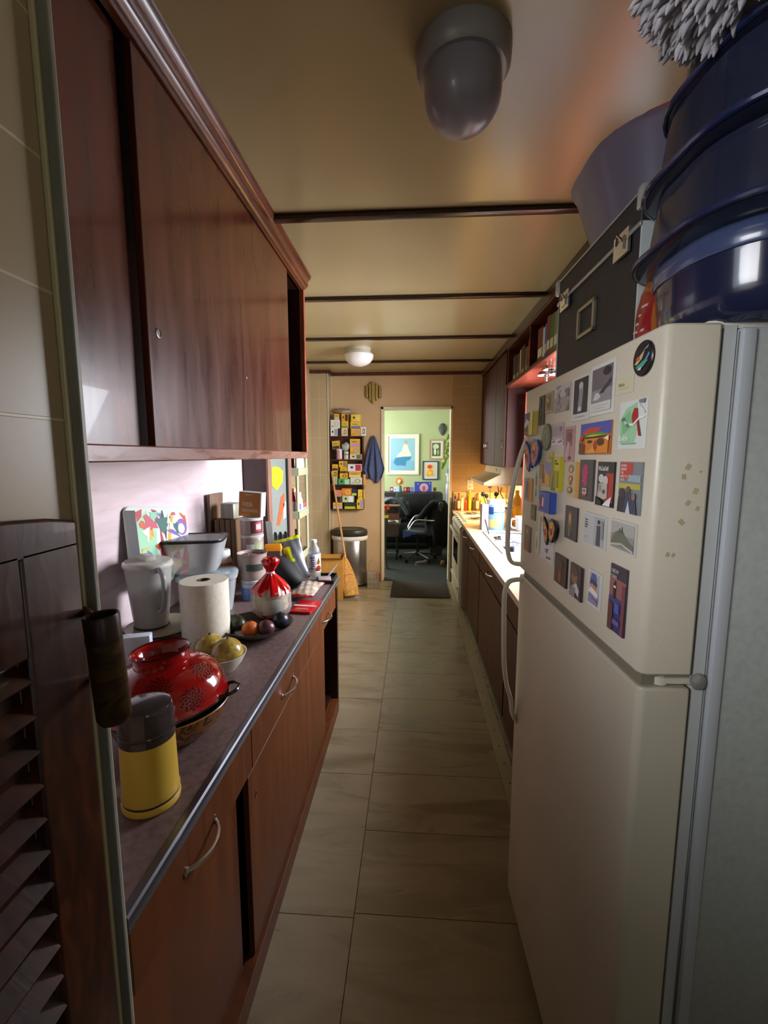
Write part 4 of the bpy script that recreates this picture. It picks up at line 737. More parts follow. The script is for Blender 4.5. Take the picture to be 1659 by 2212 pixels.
b = new(); lathe(b, [(0, 0), (.09, 0), (.1, .01), (.085, .02), (.05, .035), (.05, .05), (0, .05)], 36); obj('base', b, M('#a3997f', .4), t)
b = new(); lathe(b, [(0, .051), (.115, .051), (.125, .056), (.124, .062), (.115, .058), (0, .058)], 40); obj('plate', b, M('#aba288', .35), t)
b = new(); lathe(b, [(.123, .05), (.128, .055), (.126, .0575), (.122, .054)], 40, a0=R(-150), a1=R(30)); obj('black_edge', b, M('#1d1c1c', .4), t)
t = thing('water_pitcher', 'frosted grey plastic water pitcher with a loop handle standing on the scale', 'pitcher', (-1.01, 1.60, CT+.0595), (0, 0, R(-38)))
FG = M('#c9c9c2', .3, 0, .3, .7)
b = new(); lathe(b, [(0, 0), (.062, 0), (.064, .004), (.07, .06), (.08, .16), (.088, .232), (.091, .238), (.089, .24), (.085, .234), (.077, .16), (.066, .06), (.06, .008), (0, .006)], 40, sx=1.06, sy=.92); obj('pitcher_body', b, FG, t)
b = new(); lathe(b, [(.0925, .236), (.094, .24), (.092, .25), (.085, .256), (0, .258)], 40, sx=1.06, sy=.92); bx(b, -.05, .03, -.02, .02, .256, .275, 0, .004); obj('lid', b, M('#b7b5ab', .35), t)
b = new(); tube(b, smoothpts([(.088, 0, .228), (.11, 0, .236), (.135, 0, .215), (.14, 0, .17), (.132, 0, .12), (.11, 0, .085), (.08, 0, .075)], 5), .0095, 10); obj('handle', b, M('#a6a8ab', .18, 0, .3, .9), t)
b = new(); lathe(b, [(.055, .01), (.058, .13), (.0, .135)], 24); obj('filter_reservoir', b, M('#8b8a85', .4), t)
b = new(); lathe(b, [(.0645, -.0), (.067, .001), (.0665, .006), (.064, .006)], 32, sx=1.06, sy=.92); obj('black_foot', b, M('#1e1d1d', .4), t)
t = thing('white_carton', 'small glossy white box with black letters tucked behind the louvered door', 'box', (-.905, 1.335, CT), (0, 0, R(20)))
b = new(); bx(b, -.05, .05, -.02, .02, 0, .13, 0, .005); obj('carton', b, M('#cfd9ea', .15), t)
b = new(); text(b, 'OLE', .022, (.0, -.0206, .035), 0, 1, R(-8)); obj('lettering', b, M('#23252c', .5), t)
t = thing('food_container', 'clear container with silvery clip lid under the frosted one', 'container', (-.955, 1.97, CT), (0, 0, R(18)))
b = new(); loft(b, [(RR(.21, .15, .04), 0), (RR(.24, .18, .05), .10), (RR(.25, .19, .05), .15)]); obj('container_body', b, M('#c2c8c8', .2, 0, .3, .72), t, smooth=60)
b = new(); loft(b, [(RR(.262, .20, .055), .15), (RR(.268, .206, .055), .153), (RR(.268, .206, .055), .168), (RR(.25, .19, .05), .176), (RR(.22, .16, .04), .178)]); obj('lid', b, M('#a9b3bb', .2, .3), t, smooth=50)
t = thing('food_container', 'frosted food container with black-edged lid, upper of the two stacked', 'container', (-1.00, 1.955, CT+.1785), (0, 0, R(14)))
b = new(); loft(b, [(RR(.17, .14, .05), 0), (RR(.2, .17, .05), .02), (RR(.26, .215, .05), .14), (RR(.262, .218, .05), .15)]); obj('container_body', b, M('#c6ccce', .3, 0, .3, .72), t, smooth=60)
b = new(); loft(b, [(RR(.27, .225, .05), .15), (RR(.275, .23, .05), .155), (RR(.272, .228, .05), .163), (RR(.24, .196, .04), .165), (RR(.235, .19, .04), .16)], cap=(True, False)); obj('lid_rim', b, M('#1d1e20', .3), t, smooth=50)
b = new(); loft(b, [(RR(.238, .194, .04), .158), (RR(.238, .194, .04), .161)]); obj('lid_window', b, M('#9a9a98', .25, 0, 0, .7), t)
t = thing('cutting_board', 'cutting board printed with swirling bright abstract paint, leaning on the laminate', 'cutting board', (-1.138, 1.64, CT+.2), (R(0), R(8), 0))
t.rotation_euler = (R(-8), R(9), R(92)); t.location = (-1.085, 1.665, CT+.19)
t.location = (-1.085, 1.62, CT+.19)
t.rotation_euler = (R(-9), R(7), R(84))
b = new(); Wb, Hb = .40, .33; prism(b, [(x, z) for x, z in rrect(Wb, Hb, .03, 5, Wb/2, Hb/2)], 0, .012); obj('board', b, M('#c3d0c4', .25), t, bev=.002)
b = new(); mats = [M('#c3d0c4', .25)]
art(b, Wb, Hb, [('r', '#08090c', .0, .05, .14, .95), ('p', '#a82430', [(.14, .93), (.24, .97), (.22, .85), (.15, .8)]), ('p', '#8fc7a0', [(.15, .1), (.15, .8), (.3, .95), (.45, .6), (.35, .1)]), ('p', '#d0892c', [(.27, .8), (.36, .9), (.38, .6), (.3, .65)]), ('p', '#9c2a44', [(.38, .97), (.46, .95), (.56, .35), (.5, .22), (.45, .35), (.48, .6)]), ('p', '#dfe3e4', [(.55, .2), (.6, .8), (.8, .92), (.97, .75), (.95, .2)]), ('p', '#d99a3c', [(.5, .15), (.6, .6), (.68, .9), (.74, .88), (.66, .6), (.58, .1)]), ('p', '#6a5aa0', [(.2, .05), (.25, .45), (.32, .4), (.4, .08)]), ('p', '#4a3c7c', [(.26, .05), (.3, .35), (.34, .05)]), ('e', '#7d5a9c', .87, .72, .1, .12), ('e', '#dfe3e4', .86, .7, .06, .07), ('p', '#e9c9a0', [(.65, .05), (.7, .4), (.85, .3), (.9, .05)]), ('p', '#c24a3c', [(.75, .1), (.9, .5), (.96, .3), (.9, .1)]), ('p', '#f0f0ec', [(.4, .4), (.44, .8), (.48, .7), (.45, .35)]), ('p', '#2c3038', [(.5, .9), (.56, .96), (.6, .7), (.57, .55)])]+blobs(21, ['#d8a23c', '#b4485c', '#7fb8a0', '#f0ede6', '#6a58a0', '#c8d8d0', '#c2502c', '#2f5f58'], 26, (.03, .13), (.17, .05, .97, .93)), mats, 0, 0, -.0003)
obj('printed_art', b, mats, t, smooth=0)
t = thing('wooden_board', 'tall narrow brown board leaning on the laminate behind the tubs', 'board', (-1.142, 2.36, CT), (0, R(1.5), 0))
b = new(); bx(b, 0, .018, 0, .17, 0, .5, 0, .004); obj('board', b, noisy('walnut_board', ['#5c4636', '#765c48'], .5, (6, 6, 1), 4), t)
def can(name, lab, cat, c, r, h, body, bands=(), lid=None, grp=None, rot=0):
    t = thing(name, lab, cat, c, (0, 0, rot), grp)
    b = new(); lathe(b, [(0, 0), (r*.97, 0), (r, .003), (r, h-.003), (r*.97, h), (r*.9, h-.002), (0, h-.002)], 36); obj('can_body', b, M(body, .35), t)
    for k, (c_, z0, z1, a0, a1) in enumerate(bands):
        b = new(); lathe(b, [(r+.0004, z0), (r+.0008, z0+.0005), (r+.0008, z1-.0005), (r+.0004, z1)], 30, a0=R(a0), a1=R(a1)); obj('label', b, M(c_, .4), t)
    if lid: b = new(); lathe(b, [(r+.001, h-.012), (r+.002, h-.002), (r*.95, h+.003), (0, h+.003)], 36); obj('lid', b, M(lid, .35), t)
    return t
can('storage_jar', 'translucent jar with white lid and blue contents, at the bottom by the red bag', 'jar', (-.80, 2.13, CT), .058, .1, '#5f7fb4', (('#b9bfc6', .065, .085, 0, 360),), '#c9c8c9')
t = thing('ribbed_tub', 'open grey-beige ribbed tub with dark green label standing on the blue jar', 'tub', (-.80, 2.13, CT+.1035), 0)
b = new(); pr = [(0, 0), (.058, 0), (.06, .004)]+[(.061+.009*k/8+(.0012 if k % 2 else 0), .01+.014*k) for k in range(9)]+[(.073, .125), (.074, .13), (.071, .13), (.062, .02), (0, .015)]; lathe(b, pr, 40); obj('tub_body', b, M('#a08e86', .4), t, smooth=60)
b = new(); lathe(b, [(.068, .05), (.0705, .05), (.0725, .082), (.07, .082)], 16, a0=R(-95), a1=R(-25)); obj('label', b, M('#39453c', .5), t)
b = new(); rg = random.Random(8); lathe(b, [(.068, .112), (0, .112)], 30)
for k in range(60): a, q = rg.uniform(0, 6.28), rg.uniform(0, .062); sphere(b, (q*math.cos(a), q*math.sin(a), .114), .007, 0, (1, 1, .6), 6)
o = obj('contents', b, noisy('nuts', ['#5c3f38', '#8c6a5e', '#3f2a28'], .6, (1, 1, 1), 60), t); o['kind'] = 'stuff'
t = thing('supplement_bottle', 'tilted orange-labelled bottle with white cap beside the ribbed tub', 'bottle', (-.935, 2.10, CT), (0, R(-3), R(-12)))
b = new(); lathe(b, [(0, 0), (.048, 0), (.05, .004), (.05, .19), (.044, .21), (.038, .215)], 30); obj('bottle_body', b, M('#a89890', .35), t)
b = new(); lathe(b, [(.0505, .03), (.051, .032), (.051, .188), (.0505, .19)], 20, a0=R(-60), a1=R(40)); obj('label', b, M('#a5532a', .4), t)
b = new(); lathe(b, [(.042, .212), (.044, .215), (.044, .245), (.04, .25), (0, .25)], 30); obj('cap', b, M('#d8d7d4', .35), t)
can('tea_tin', 'dark tin at the bottom of the can column behind the ribbed tub', 'tin', (-.875, 2.34, CT), .06, .2, '#3a3432', grp=None)
can('food_can', 'pinkish-grey can with maroon and white square label, under the orange box', 'can', (-.875, 2.34, CT+.2005), .06, .085, '#8b7873', (('#c9c8c4', .01, .04, -100, -20), ('#8f9a70', .012, .05, -62, -10)), '#b5b2ac')
can('food_can', 'can with red-edged square on dark label directly below the orange box', 'can', (-.875, 2.34, CT+.2895), .06, .09, '#9a8a80', (('#4a262c', .01, .085, -75, -5), ('#b0303a', .02, .07, -52, -15), ('#d8d0d0', .03, .06, -48, -20)), '#c9c9c9')
t = thing('tea_carton', 'orange-brown carton with white side standing on top of the cans', 'carton', (-.872, 2.34, CT+.3835), (0, R(4), R(-2)))
b = new(); bx(b, -.062, .062, -.032, .032, .004, .135); obj('carton', b, M('#d5d8d8', .4), t, bev=.001)
b = new(); bx(b, -.061, .055, -.0327, -.032, .005, .134, 0); text(b, 'tea', .045, (-.042, -.0328, .06), 1); text(b, 'organic', .014, (-.03, -.0328, .118), 1); bx(b, -.045, .045, -.0332, -.0327, .028, .046, 2); bx(b, -.058, -.0, -.0332, -.0327, .006, .022, 3); obj('printed_front', b, [M('#a86a1e', .4), M('#c9bfae', .5), M('#b58a66', .5), M('#c27a24', .5)], t, smooth=0)
t = thing('wooden_crate', 'small brown slatted wooden box behind the cans', 'box', (-1.04, 2.42, CT), (0, 0, R(5)))
for k in range(4): b = new(); bx(b, -.06+.03*k, -.033+.03*k, -.05, .05, 0, .36, 0, .002); obj('slat', b, noisy('box_wood', ['#4f3a24', '#6b5030'], .6, (8, 8, 1), 3), t)
t = thing('tissue_packet', 'striped grey-green packet standing on the brown wooden box', 'packet', (-1.02, 2.42, CT+.3605), (0, 0, R(-10)))
b = new(); bx(b, -.045, .04, -.04, .04, 0, .09, 0, .012); obj('packet', b, noisy('striped_packet', ['#5a5750', '#8f8f7f', '#716f66'], .4, (30, 30, .5), 3), t)
t = thing('paper_strip', 'upright pale blue-white card strip beside the cans', 'card', (-.79, 2.44, CT), (0, R(-4), 0))
b = new(); bx(b, -.018, .018, -.001, .001, .14, .345, 0); bx(b, -.018, .018, -.0015, .0015, 0, .14, 1); obj('card', b, [M('#c4dadd', .5), M('#d98f22', .5)], t, smooth=0)
t = thing('foil_pouch', 'orange foil pouch mouth on a brown pouch behind the red bag', 'pouch', (-.775, 2.385, CT), (0, 0, R(15)))
b = new(); loft(b, [(RR(.1, .05, .02), 0), (RR(.115, .06, .025), .08), (RR(.1, .045, .02), .15), (RR(.09, .03, .012), .19)]); obj('pouch_body', b, noisy('brown_pouch', ['#3f2c24', '#5a3d2e'], .35, (1, 1, 1), 12, 3, 0, .5, bdist=.01), t, smooth=60)
b = new(); loft(b, [(RR(.091, .031, .012), .185), (RR(.1, .03, .012), .205), (RR(.085, .01, .004), .225)]); obj('pouch_mouth', b, M('#dd8a18', .35), t, smooth=60)
t = thing('black_pouch', 'slumped matte black bag beside the grey and yellow snack bag', 'bag', (-.675, 2.30, CT), (0, 0, 0))
b = new(); vs = sphere(b, (0, 0, .075), .08, 0, (1.1, .8, 1.1), 24)
for v in vs:
    v.co.z = max(0, v.co.z*(1-.35*(v.co.x/.08))); v.co.y += .006*math.sin(40*v.co.z+30*v.co.x)
obj('bag_body', b, M('#101013', .7), t, smooth=70)
def pillowbag(name, lab, c, rot, w_, h_, th, mats, fcol, cat='bag'):
    t = thing(name, lab, cat, c, rot); b = new(); n = 14; A = {}
    for i in range(n+1):
        for j in range(n+1):
            u, v = i/n-.5, j/n; d = th*(max(0, math.cos(u*PI))**.6)*(max(0, math.sin(v*PI))**.5); wr = .0025*math.sin(22*u+9*v)+.002*math.sin(31*v-8*u)
            for q in (0, 1): A[i, j, q] = b.verts.new((u*w_*(1-.06*math.sin(v*PI)), (-d if q == 0 else d)+wr, v*h_))
    for i in range(n):
        for j in range(n):
            for q in (0, 1): f = b.faces.new([A[i, j, q], A[i+1, j, q], A[i+1, j+1, q], A[i, j+1, q]]); f.material_index = fcol((i+.5)/n, (j+.5)/n, q)
    for k in range(n):
        for f_ in ([A[k, 0, 0], A[k+1, 0, 0], A[k+1, 0, 1], A[k, 0, 1]], [A[k, n, 0], A[k+1, n, 0], A[k+1, n, 1], A[k, n, 1]], [A[0, k, 0], A[0, k+1, 0], A[0, k+1, 1], A[0, k, 1]], [A[n, k, 0], A[n, k+1, 0], A[n, k+1, 1], A[n, k, 1]]): b.faces.new(f_)
    obj('bag_body', b, mats, t, smooth=60); return t
t = pillowbag('snack_bag', 'grey crisp bag with lime-yellow emblem leaning beside the clear bottle', (-.65, 2.405, CT+.012), (R(-14), R(-14), R(10)), .15, .25, .03, [M('#6f7278', .3, .2), M('#cfd81c', .35)], lambda u, v, q: 1 if v > .9 or (q == 0 and abs(u-.45+.25*(v-.65)) < .13-.1*abs(v-.6) and .42 < v < .82) else 0)
b = new(); text(b, 'CHIPS', .04, (-.02, -.034, .02), 0, 1, R(-80)); obj('lettering', b, M('#b9bec6', .4), t)
t = thing('knife_block', 'pale wooden knife block with black-handled knives behind the clear bottle', 'knife block', (-.745, 2.485, CT), (0, 0, R(-60)))
b = new(); prism(b, [(-.06, 0), (.06, 0), (.06, .1), (-.02, .2), (-.085, .15)], -.05, .05); obj('block', b, noisy('block_wood', ['#a89468', '#bda97c'], .5, (4, 4, 1), 4), t, bev=.003)
for i in range(3):
    for j in range(2):
        b = new(); p = Vector((-.05+.032*j, -.03+.03*i, .165+.02*j)); d = Vector((-.62, 0, .78)); tube(b, [p, p+d*.03, p+d*.09, p+d*.1], [.007, .009, .0105, .006], 8); obj('knife_handle', b, M('#15151a', .35), t)
t = thing('water_bottle', "clear plastic bottle with white label reading 'hint' and fruit drawing", 'bottle', (-.572, 2.50, CT), (0, 0, R(10)))
b = new(); lathe(b, [(0, .004), (.03, 0), (.037, .008), (.037, .05), (.036, .15), (.03, .18), (.017, .2), (.015, .215)], 32); obj('bottle_body', b, M('#c5ccd6', .08, 0, .6, .55), t)
b = new(); lathe(b, [(.0375, .045), (.038, .046), (.038, .15), (.0375, .151)], 32); obj('label', b, M('#dcdcea', .35), t)
b = new(); text(b, 'hint', .05, (.004, -.0392, .062), 0, 1, R(-90)); obj('lettering', b, M('#2a2440', .5), t)
b = new(); mats = [M('#e8793c', .4)]; art(b, .03, .09, [('e', '#e8793c', .6, .2, .4, .2), ('e', '#d8452c', .3, .12, .3, .12), ('p', '#e6a84a', [(.2, .5), (.6, .95), (.9, .6), (.6, .4)])], mats, .009, .052, -.0385); obj('fruit_drawing', b, mats, t, smooth=0)
b = new(); lathe(b, [(.017, .213), (.0175, .214), (.0175, .228), (.016, .231), (0, .231)], 24); obj('cap', b, M('#dfe3ea', .3), t)
# fruit bowl and bread bag
t = thing('fruit_bowl', 'wide dark grey shallow bowl of fruit in front of the red bag', 'bowl', (-.62, 1.685, CT), 0)
b = new(); lathe(b, [(0, 0), (.07, 0), (.075, .003), (.12, .025), (.14, .043), (.141, .046), (.137, .045), (.115, .029), (.07, .008), (0, .006)], 48); obj('bowl_body', b, M('#5c5650', .3, .2), t)
def fruit(nm, lab, c, r, sc, mat_, rot=None, stem=True):
    t = thing(nm, lab, nm, c, rot or (0, 0, 0)); b = new(); vs = sphere(b, (0, 0, 0), r, 0, sc, 24); obj('fruit', b, mat_, t, smooth=70)
    if stem: b = new(); lathe(b, [(.004, 0), (.003, .003), (0, .003)], 8, (0, 0, r*sc[2])); obj('stem_scar', b, M('#3a2c1c', .8), t)
b_ = CT+.008
fruit('avocado', 'dark green mottled avocado at left in the fruit bowl', (-.70, 1.655, b_+.045), .036, (1.35, .95, .9), noisy('avocado_skin', ['#14180f', '#262c1a', '#3b4428'], .4, (1, 1, 1), 60, 4, 0, .5), (0, 0, R(-30)))
fruit('orange', 'small orange at the centre of the fruit bowl', (-.625, 1.615, b_+.037), .033, (1, 1, .95), noisy('orange_peel', ['#b5520f', '#c9641a'], .45, (1, 1, 1), 150, 2, 0, .3))
fruit('plum', 'reddish plum in the fruit bowl next to the orange', (-.568, 1.63, b_+.037), .033, (1.05, 1, .95), noisy('plum_skin', ['#3a1c24', '#5a2c34', '#472a3c'], .35, (1, 1, 1), 20))
fruit('plum', 'blue-black plum at right edge of the fruit bowl', (-.528, 1.69, b_+.047), .033, (1, 1, 1), noisy('dark_plum_skin', ['#17161f', '#2a2a3c'], .35, (1, 1, 1), 20))
t = thing('bread_bag', 'bag of round flatbreads twisted shut with a glossy red top', 'bag', (-.60, 1.80, CT+.035), 0)
b = new(); 
for k in range(7): lathe(b, [(0, .012*k+.03), (.066, .012*k+.03), (.07, .012*k+.035), (.066, .012*k+.0405), (0, .012*k+.0405)], 32, (.003*math.sin(k*2), .003*math.cos(k*3), 0))
o = obj('flatbread', b, noisy('flatbread', ['#a08a68', '#bfa884', '#8c7350'], .8, (1, 1, 1), 30), t); o['kind'] = 'stuff'
def wrink(b, vs, amp, f): 
    for v in vs:
        a = math.atan2(v.co.y, v.co.x); q = 1+amp*math.sin(f*a+25*v.co.z)+amp*.6*math.sin((f*2+1)*a-40*v.co.z); v.co.x *= q; v.co.y *= q
b = new(); vs = lathe(b, [(.05, 0), (.074, .012), (.083, .04), (.084, .09), (.08, .115), (.062, .13)], 56); wrink(b, vs, .025, 9); obj('clear_bag', b, M('#cfcac4', .12, 0, 0, .38), t, smooth=60)
b = new(); vs = lathe(b, [(0, 0), (.05, 0), (.07, .01), (.078, .025)], 48); wrink(b, vs, .02, 7); obj('red_base', b, M('#9c1410', .2), t, smooth=60)
b = new(); vs = lathe(b, [(.081, .105), (.072, .125), (.05, .15), (.03, .17), (.016, .185), (.0145, .193), (.022, .205), (.034, .225), (.036, .24), (.028, .25), (.01, .246)], 56); wrink(b, vs, .07, 7); obj('red_top', b, M('#b80c10', .15, 0, 0, 1, .5), t, smooth=60)
b = new(); vs = lathe(b, [(.0165, .184), (.018, .188), (.0165, .192)], 20); obj('tie', b, M('#d8c8c8', .3), t)
b = new(); lathe(b, [(.0855, .03), (.0865, .032), (.0865, .088), (.0855, .09)], 14, a0=R(-95), a1=R(-40)); obj('label', b, M('#b5b3ab', .5), t)
t = pillowbag('bread_package', 'clear plastic package of tortillas lying behind the red bag', (-.555, 2.09, CT+.022), (R(-84), 0, R(-8)), .13, .2, .018, [noisy('tortillas_in_plastic', ['#8f7a68', '#b5a593', '#d5cdc6'], .15, (1, 1, 1), 26, 4, .5, .4, coat=.6), M('#a8191c', .25)], lambda u, v, q: 1 if v > .93 or v < .05 else 0, 'package')
t = thing('red_packet', 'flat glossy red packet with white stripe near the counter edge', 'packet', (-.50, 1.995, CT), (0, 0, R(-6)))
b = new(); bx(b, -.055, .05, -.085, .085, 0, .012, 0, .004); obj('packet', b, M('#b0101c', .2), t)
b = new(); bx(b, -.056, .051, -.012, .004, .0122, .013); bx(b, -.02, .03, -.05, -.046, .0122, .013); obj('white_stripe', b, M('#d5b9bd', .3), t)
t = thing('black_tray', 'black plastic tray at the far end of the left counter', 'tray', (-.535, 2.44, CT), (0, 0, R(3)))
t.location = (-.52, 2.47, CT); t = t
b = new(); bx(b, -.028, .075, -.085, .085, 0, .004); 
for q in ((-.028, -.024, -.085, .085), (.071, .075, -.085, .085), (-.028, .075, -.085, -.081), (-.028, .075, .081, .085)): bx(b, *q, .004, .02)
obj('tray_body', b, M('#161719', .35), t)
t = thing('clear_pack', 'small clear and red produce pack lying on the black tray', 'package', (-.497, 2.43, CT+.0045), (0, 0, R(12)))
b = new(); bx(b, -.035, .035, -.04, .04, 0, .022, 0, .006); obj('clear_shell', b, M('#bfb9bd', .12, 0, 0, .5), t)
b = new(); bx(b, -.028, .03, -.03, .03, .002, .017, 0, .004); obj('red_contents', b, M('#a32430', .4), t)
t = thing('white_knife', 'pale plastic knife sticking up from the black tray', 'knife', (-.50, 2.53, CT+.004), (R(0), R(38), 0))
b = new(); tube(b, [(0, 0, 0), (0, 0, .04), (0, 0, .07), (0, 0, .1)], [.004, .005, .003, .001], 8); obj('blade', b, M('#d5d9dc', .3), t)

# ================================================================ FAR END OF THE KITCHEN
t = thing('wall_shelf', 'dark red wall shelf of four tiers stuffed with tea boxes', 'shelf')
b = new(); bx(b, -.962, -.572, 5.155, 5.168, .862, 1.70); obj('back_panel', b, W_TRIM, t)
for x in (-.962, -.58): b = new(); bx(b, x, x+.01, 5.055, 5.155, .862, 1.70); obj('side_panel', b, W_TRIM, t)
for z in (1.694, 1.432, 1.148, .866): b = new(); bx(b, -.952, -.58, 5.05, 5.155, z-.008, z+.004); obj('shelf_board', b, W_TRIM, t)
TY = '#d5a52a'
TB = [  # crop rect, base colour, patch colour, label
 (630, 550, 765, 688, '#d6d3c8', '#9a9a98', 'white tea box at bottom left of the top row'), (630, 395, 805, 550, '#d3d1c4', '#b5b3a4', 'white tea box stacked second at left, top row'),
 (700, 290, 795, 394, TY, '#b5bcc8', 'yellow tea box on top of the white ones, top row'), (765, 560, 828, 688, '#1e1b19', '#2c2825', 'small black tea box between white and cream, top row'),
 (833, 545, 945, 688, '#cdc5a2', '#a8322a', 'cream tea box with red foot, middle stack of top row'), (833, 430, 962, 544, '#d6ae34', '#6f8a4a', 'yellow tea box second in the middle stack, top row'),
 (835, 290, 962, 429, '#d09830', '#3a2c24', 'amber tea box topmost in the middle stack'), (1010, 560, 1188, 688, TY, '#c07cb4', 'yellow and pink tea box, bottom of right stack, top row'),
 (1000, 430, 1192, 559, '#d8b244', '#6a6ca0', 'pale yellow tea box with violet stripe, right stack'), (1012, 300, 1195, 429, '#dab83c', '#e0cc70', 'plain yellow tea box topmost of the right stack'),
 (1192, 525, 1282, 688, '#d6d2ca', '#1c1a1c', 'white and black box at the right end, top row'),
 (662, 775, 800, 925, '#c9a236', '#3a3028', 'tilted yellow box leaning in the second row'), (985, 1020, 1208, 1112, '#c5c0a4', '#5c6a5c', 'grey and cream tea box lowest right, second row'),
 (990, 886, 1175, 1019, '#d2a432', '#8f8cc0', 'yellow and lilac tea box in the middle, second row'), (987, 740, 1177, 885, '#cfa03a', '#b48cc4', 'yellow tea box with mauve side, second row top right'),
 (650, 1450, 742, 1582, '#c6ccba', '#8fa08c', 'pale green tea box bottom left, third row'), (650, 1320, 748, 1449, '#c4a440', '#2f2a26', 'olive yellow tea box second at left, third row'), (647, 1205, 760, 1319, TY, '#33291f', 'yellow tea box topmost at left, third row'),
 (762, 1470, 985, 1582, '#3f9a50', '#a8cfae', 'green tea box lying in the third row'), (790, 1372, 940, 1468, '#d8ac38', '#2a241e', 'yellow tea box resting on the green one'), (797, 1260, 932, 1371, '#d9a628', '#3a2e1c', 'golden tea box third up in the third row'), (780, 1145, 922, 1259, '#d4aa3c', '#8a7a3c', 'mustard tea box topmost at centre, third row'),
 (990, 1447, 1212, 1582, '#c7ccc0', '#8f9c4c', 'pale tea box with green edge, third row right'), (960, 1335, 1192, 1446, '#d09c34', '#d8c488', 'orange-yellow tea box in the right stack, third row'), (940, 1200, 1208, 1334, '#d2cfd0', '#b03440', 'white tea box with red band, third row right top'), (1214, 1390, 1276, 1582, '#d8a024', '#c890a4', 'slim yellow and pink box at right end, third row'),
 (652, 1915, 832, 2036, '#cfa23c', '#a89ac8', 'yellow and lilac tea box bottom left, lowest row'), (735, 1805, 832, 1914, '#1f1d24', '#3c4a5c', 'black tea box behind the broomstick, lowest row'), (700, 1680, 822, 1804, '#cf8a52', '#b870a8', 'orange and magenta tea box at left, lowest row'),
 (865, 1910, 1092, 2036, '#27302a', '#a8c41c', 'black and lime tea box bottom centre, lowest row'), (835, 1786, 1052, 1909, '#b8bc8c', '#dde0dc', 'pale green tea box with white panel, lowest row'), (825, 1650, 1010, 1785, '#d0822e', '#d8b858', 'orange tea box topmost at centre, lowest row'), (1012, 1660, 1112, 1785, '#232a4c', '#b4c030', 'navy and lime tea box top centre-right, lowest row'),
 (1107, 1855, 1232, 2036, '#d8ae34', '#8f92b8', 'yellow tea box with blue-grey patch, lowest right'), (1130, 1670, 1242, 1854, '#dab63c', '#c49a28', 'tall yellow tea box at upper right, lowest row')]
TX = lambda x: -.958+(x-600)*.000611
TZ = lambda y: 1.698-(y-690)*.000616
for k, (x0, y0, x1, y1, c, c2, lab) in enumerate(TB):
    X0, X1, Z0, Z1 = TX(x0)+.001, TX(x1)-.001, TZ(y1), TZ(y0)
    t = thing('tea_box', lab, 'tea box', ((X0+X1)/2, 5.052+.004*(k % 3), Z0), (0, R(-6) if 'tilted' in lab or 'leaning' in lab else 0, 0), 'tea boxes on the far wall shelf')
    w_, h_ = X1-X0, Z1-Z0-.0006; b = new(); bx(b, -w_/2, w_/2, 0, .09, 0, h_); obj('carton', b, M(c, .45), t, smooth=0)
    b = new(); mats = []
    sh = [[('r', c2, .55, .08, .95, .92), ('e', '#2b2520', .3, .55, .1, .16)], [('e', c2, .62, .5, .26, .3), ('e', c, .62, .5, .15, .18), ('r', '#6f6038', .1, .2, .35, .28)], [('r', c2, .05, .02, .95, .38), ('r', '#4a4030', .2, .6, .7, .68)]][k % 3]
    art(b, w_, h_, sh, mats, -w_/2, 0, -.0002); obj('printed_front', b, mats, t, smooth=0)
can('coffee_can', 'pink and silver can in the second tier of the tea shelf', 'can', (TX(778), 5.09, 1.4365), .034, .115, '#b98a88', (('#c9c9cc', .01, .1, -60, 10),), '#c4c4c8')
can('paper_cup', 'cream patterned cup in the second tier of the tea shelf', 'cup', (TX(912), 5.09, 1.4365), .03, .09, '#bfb59a', (('#5c5648', .05, .06, -140, -30),))
t = thing('plastic_bag', 'bunched whitish plastic bag above the cream cup on the tea shelf', 'bag', (TX(900), 5.09, 1.5275), 0)
b = new(); vs = sphere(b, (0, 0, .05), .046, 0, (1.05, .8, 1.08), 20)
for v in vs: v.co *= 1+.08*math.sin(90*v.co.x+70*v.co.z)
obj('bag_body', b, M('#aab3ac', .25, 0, 0, .8), t, smooth=70)
t = thing('plastic_bag', 'crumpled brown-grey plastic bag lying on top of the tea shelf', 'bag', (TX(850), 5.10, TZ(290)+.002), 0)
b = new(); vs = sphere(b, (0, 0, .03), .05, 0, (1.9, .7, .62), 24)
for v in vs: v.co *= 1+.1*math.sin(60*v.co.x+70*v.co.z); v.co.z = max(v.co.z, 0)
obj('bag_body', b, noisy('brown_plastic', ['#6b5240', '#8f7a68', '#b5a898'], .3, (1, 1, 1), 20), t, smooth=70)
# blue towel
t = thing('hand_towel', 'slate blue towel hanging from a nail beside the tea shelf', 'towel', (-.46, 5.135, 1.70), 0)
b = new(); n, m = 24, 18; A = {}
for i in range(n+1):
    for j in range(m+1):
        u, v = i/n-.5, j/m; hw = .012+.115*min(1, v*1.25)**.8*(1-.35*max(0, v-.78)/.22); z = -v*.53*(1-.12*abs(u)*2*(1 if u < 0 else .5)) - .02*math.sin(u*9)*v
        A[i, j] = b.verts.new((u*2*hw*.95+.01*v, .018*math.sin(u*17+2*v)*min(1, v*2)+.006*math.sin(u*31), z))
for i in range(n):
    for j in range(m): b.faces.new((A[i, j], A[i+1, j], A[i+1, j+1], A[i, j+1]))
obj('cloth', b, noisy('slate_terry', ['#3f4a68', '#4a5676', '#566285'], .95, (1, 1, 1), 120, 4, 0, .4), t, smooth=80, solid=.005)
b = new(); tube(b, [(0, .03, .0), (0, .0, .002), (0, -.012, .012)], .0025, 6); obj('nail', b, M('#3a3530', .4, .6), t)
t = thing('trash_can', 'stainless steel trash can with black lid and white liner by the far wall', 'trash can', (-.722, 4.985, 0), 0)
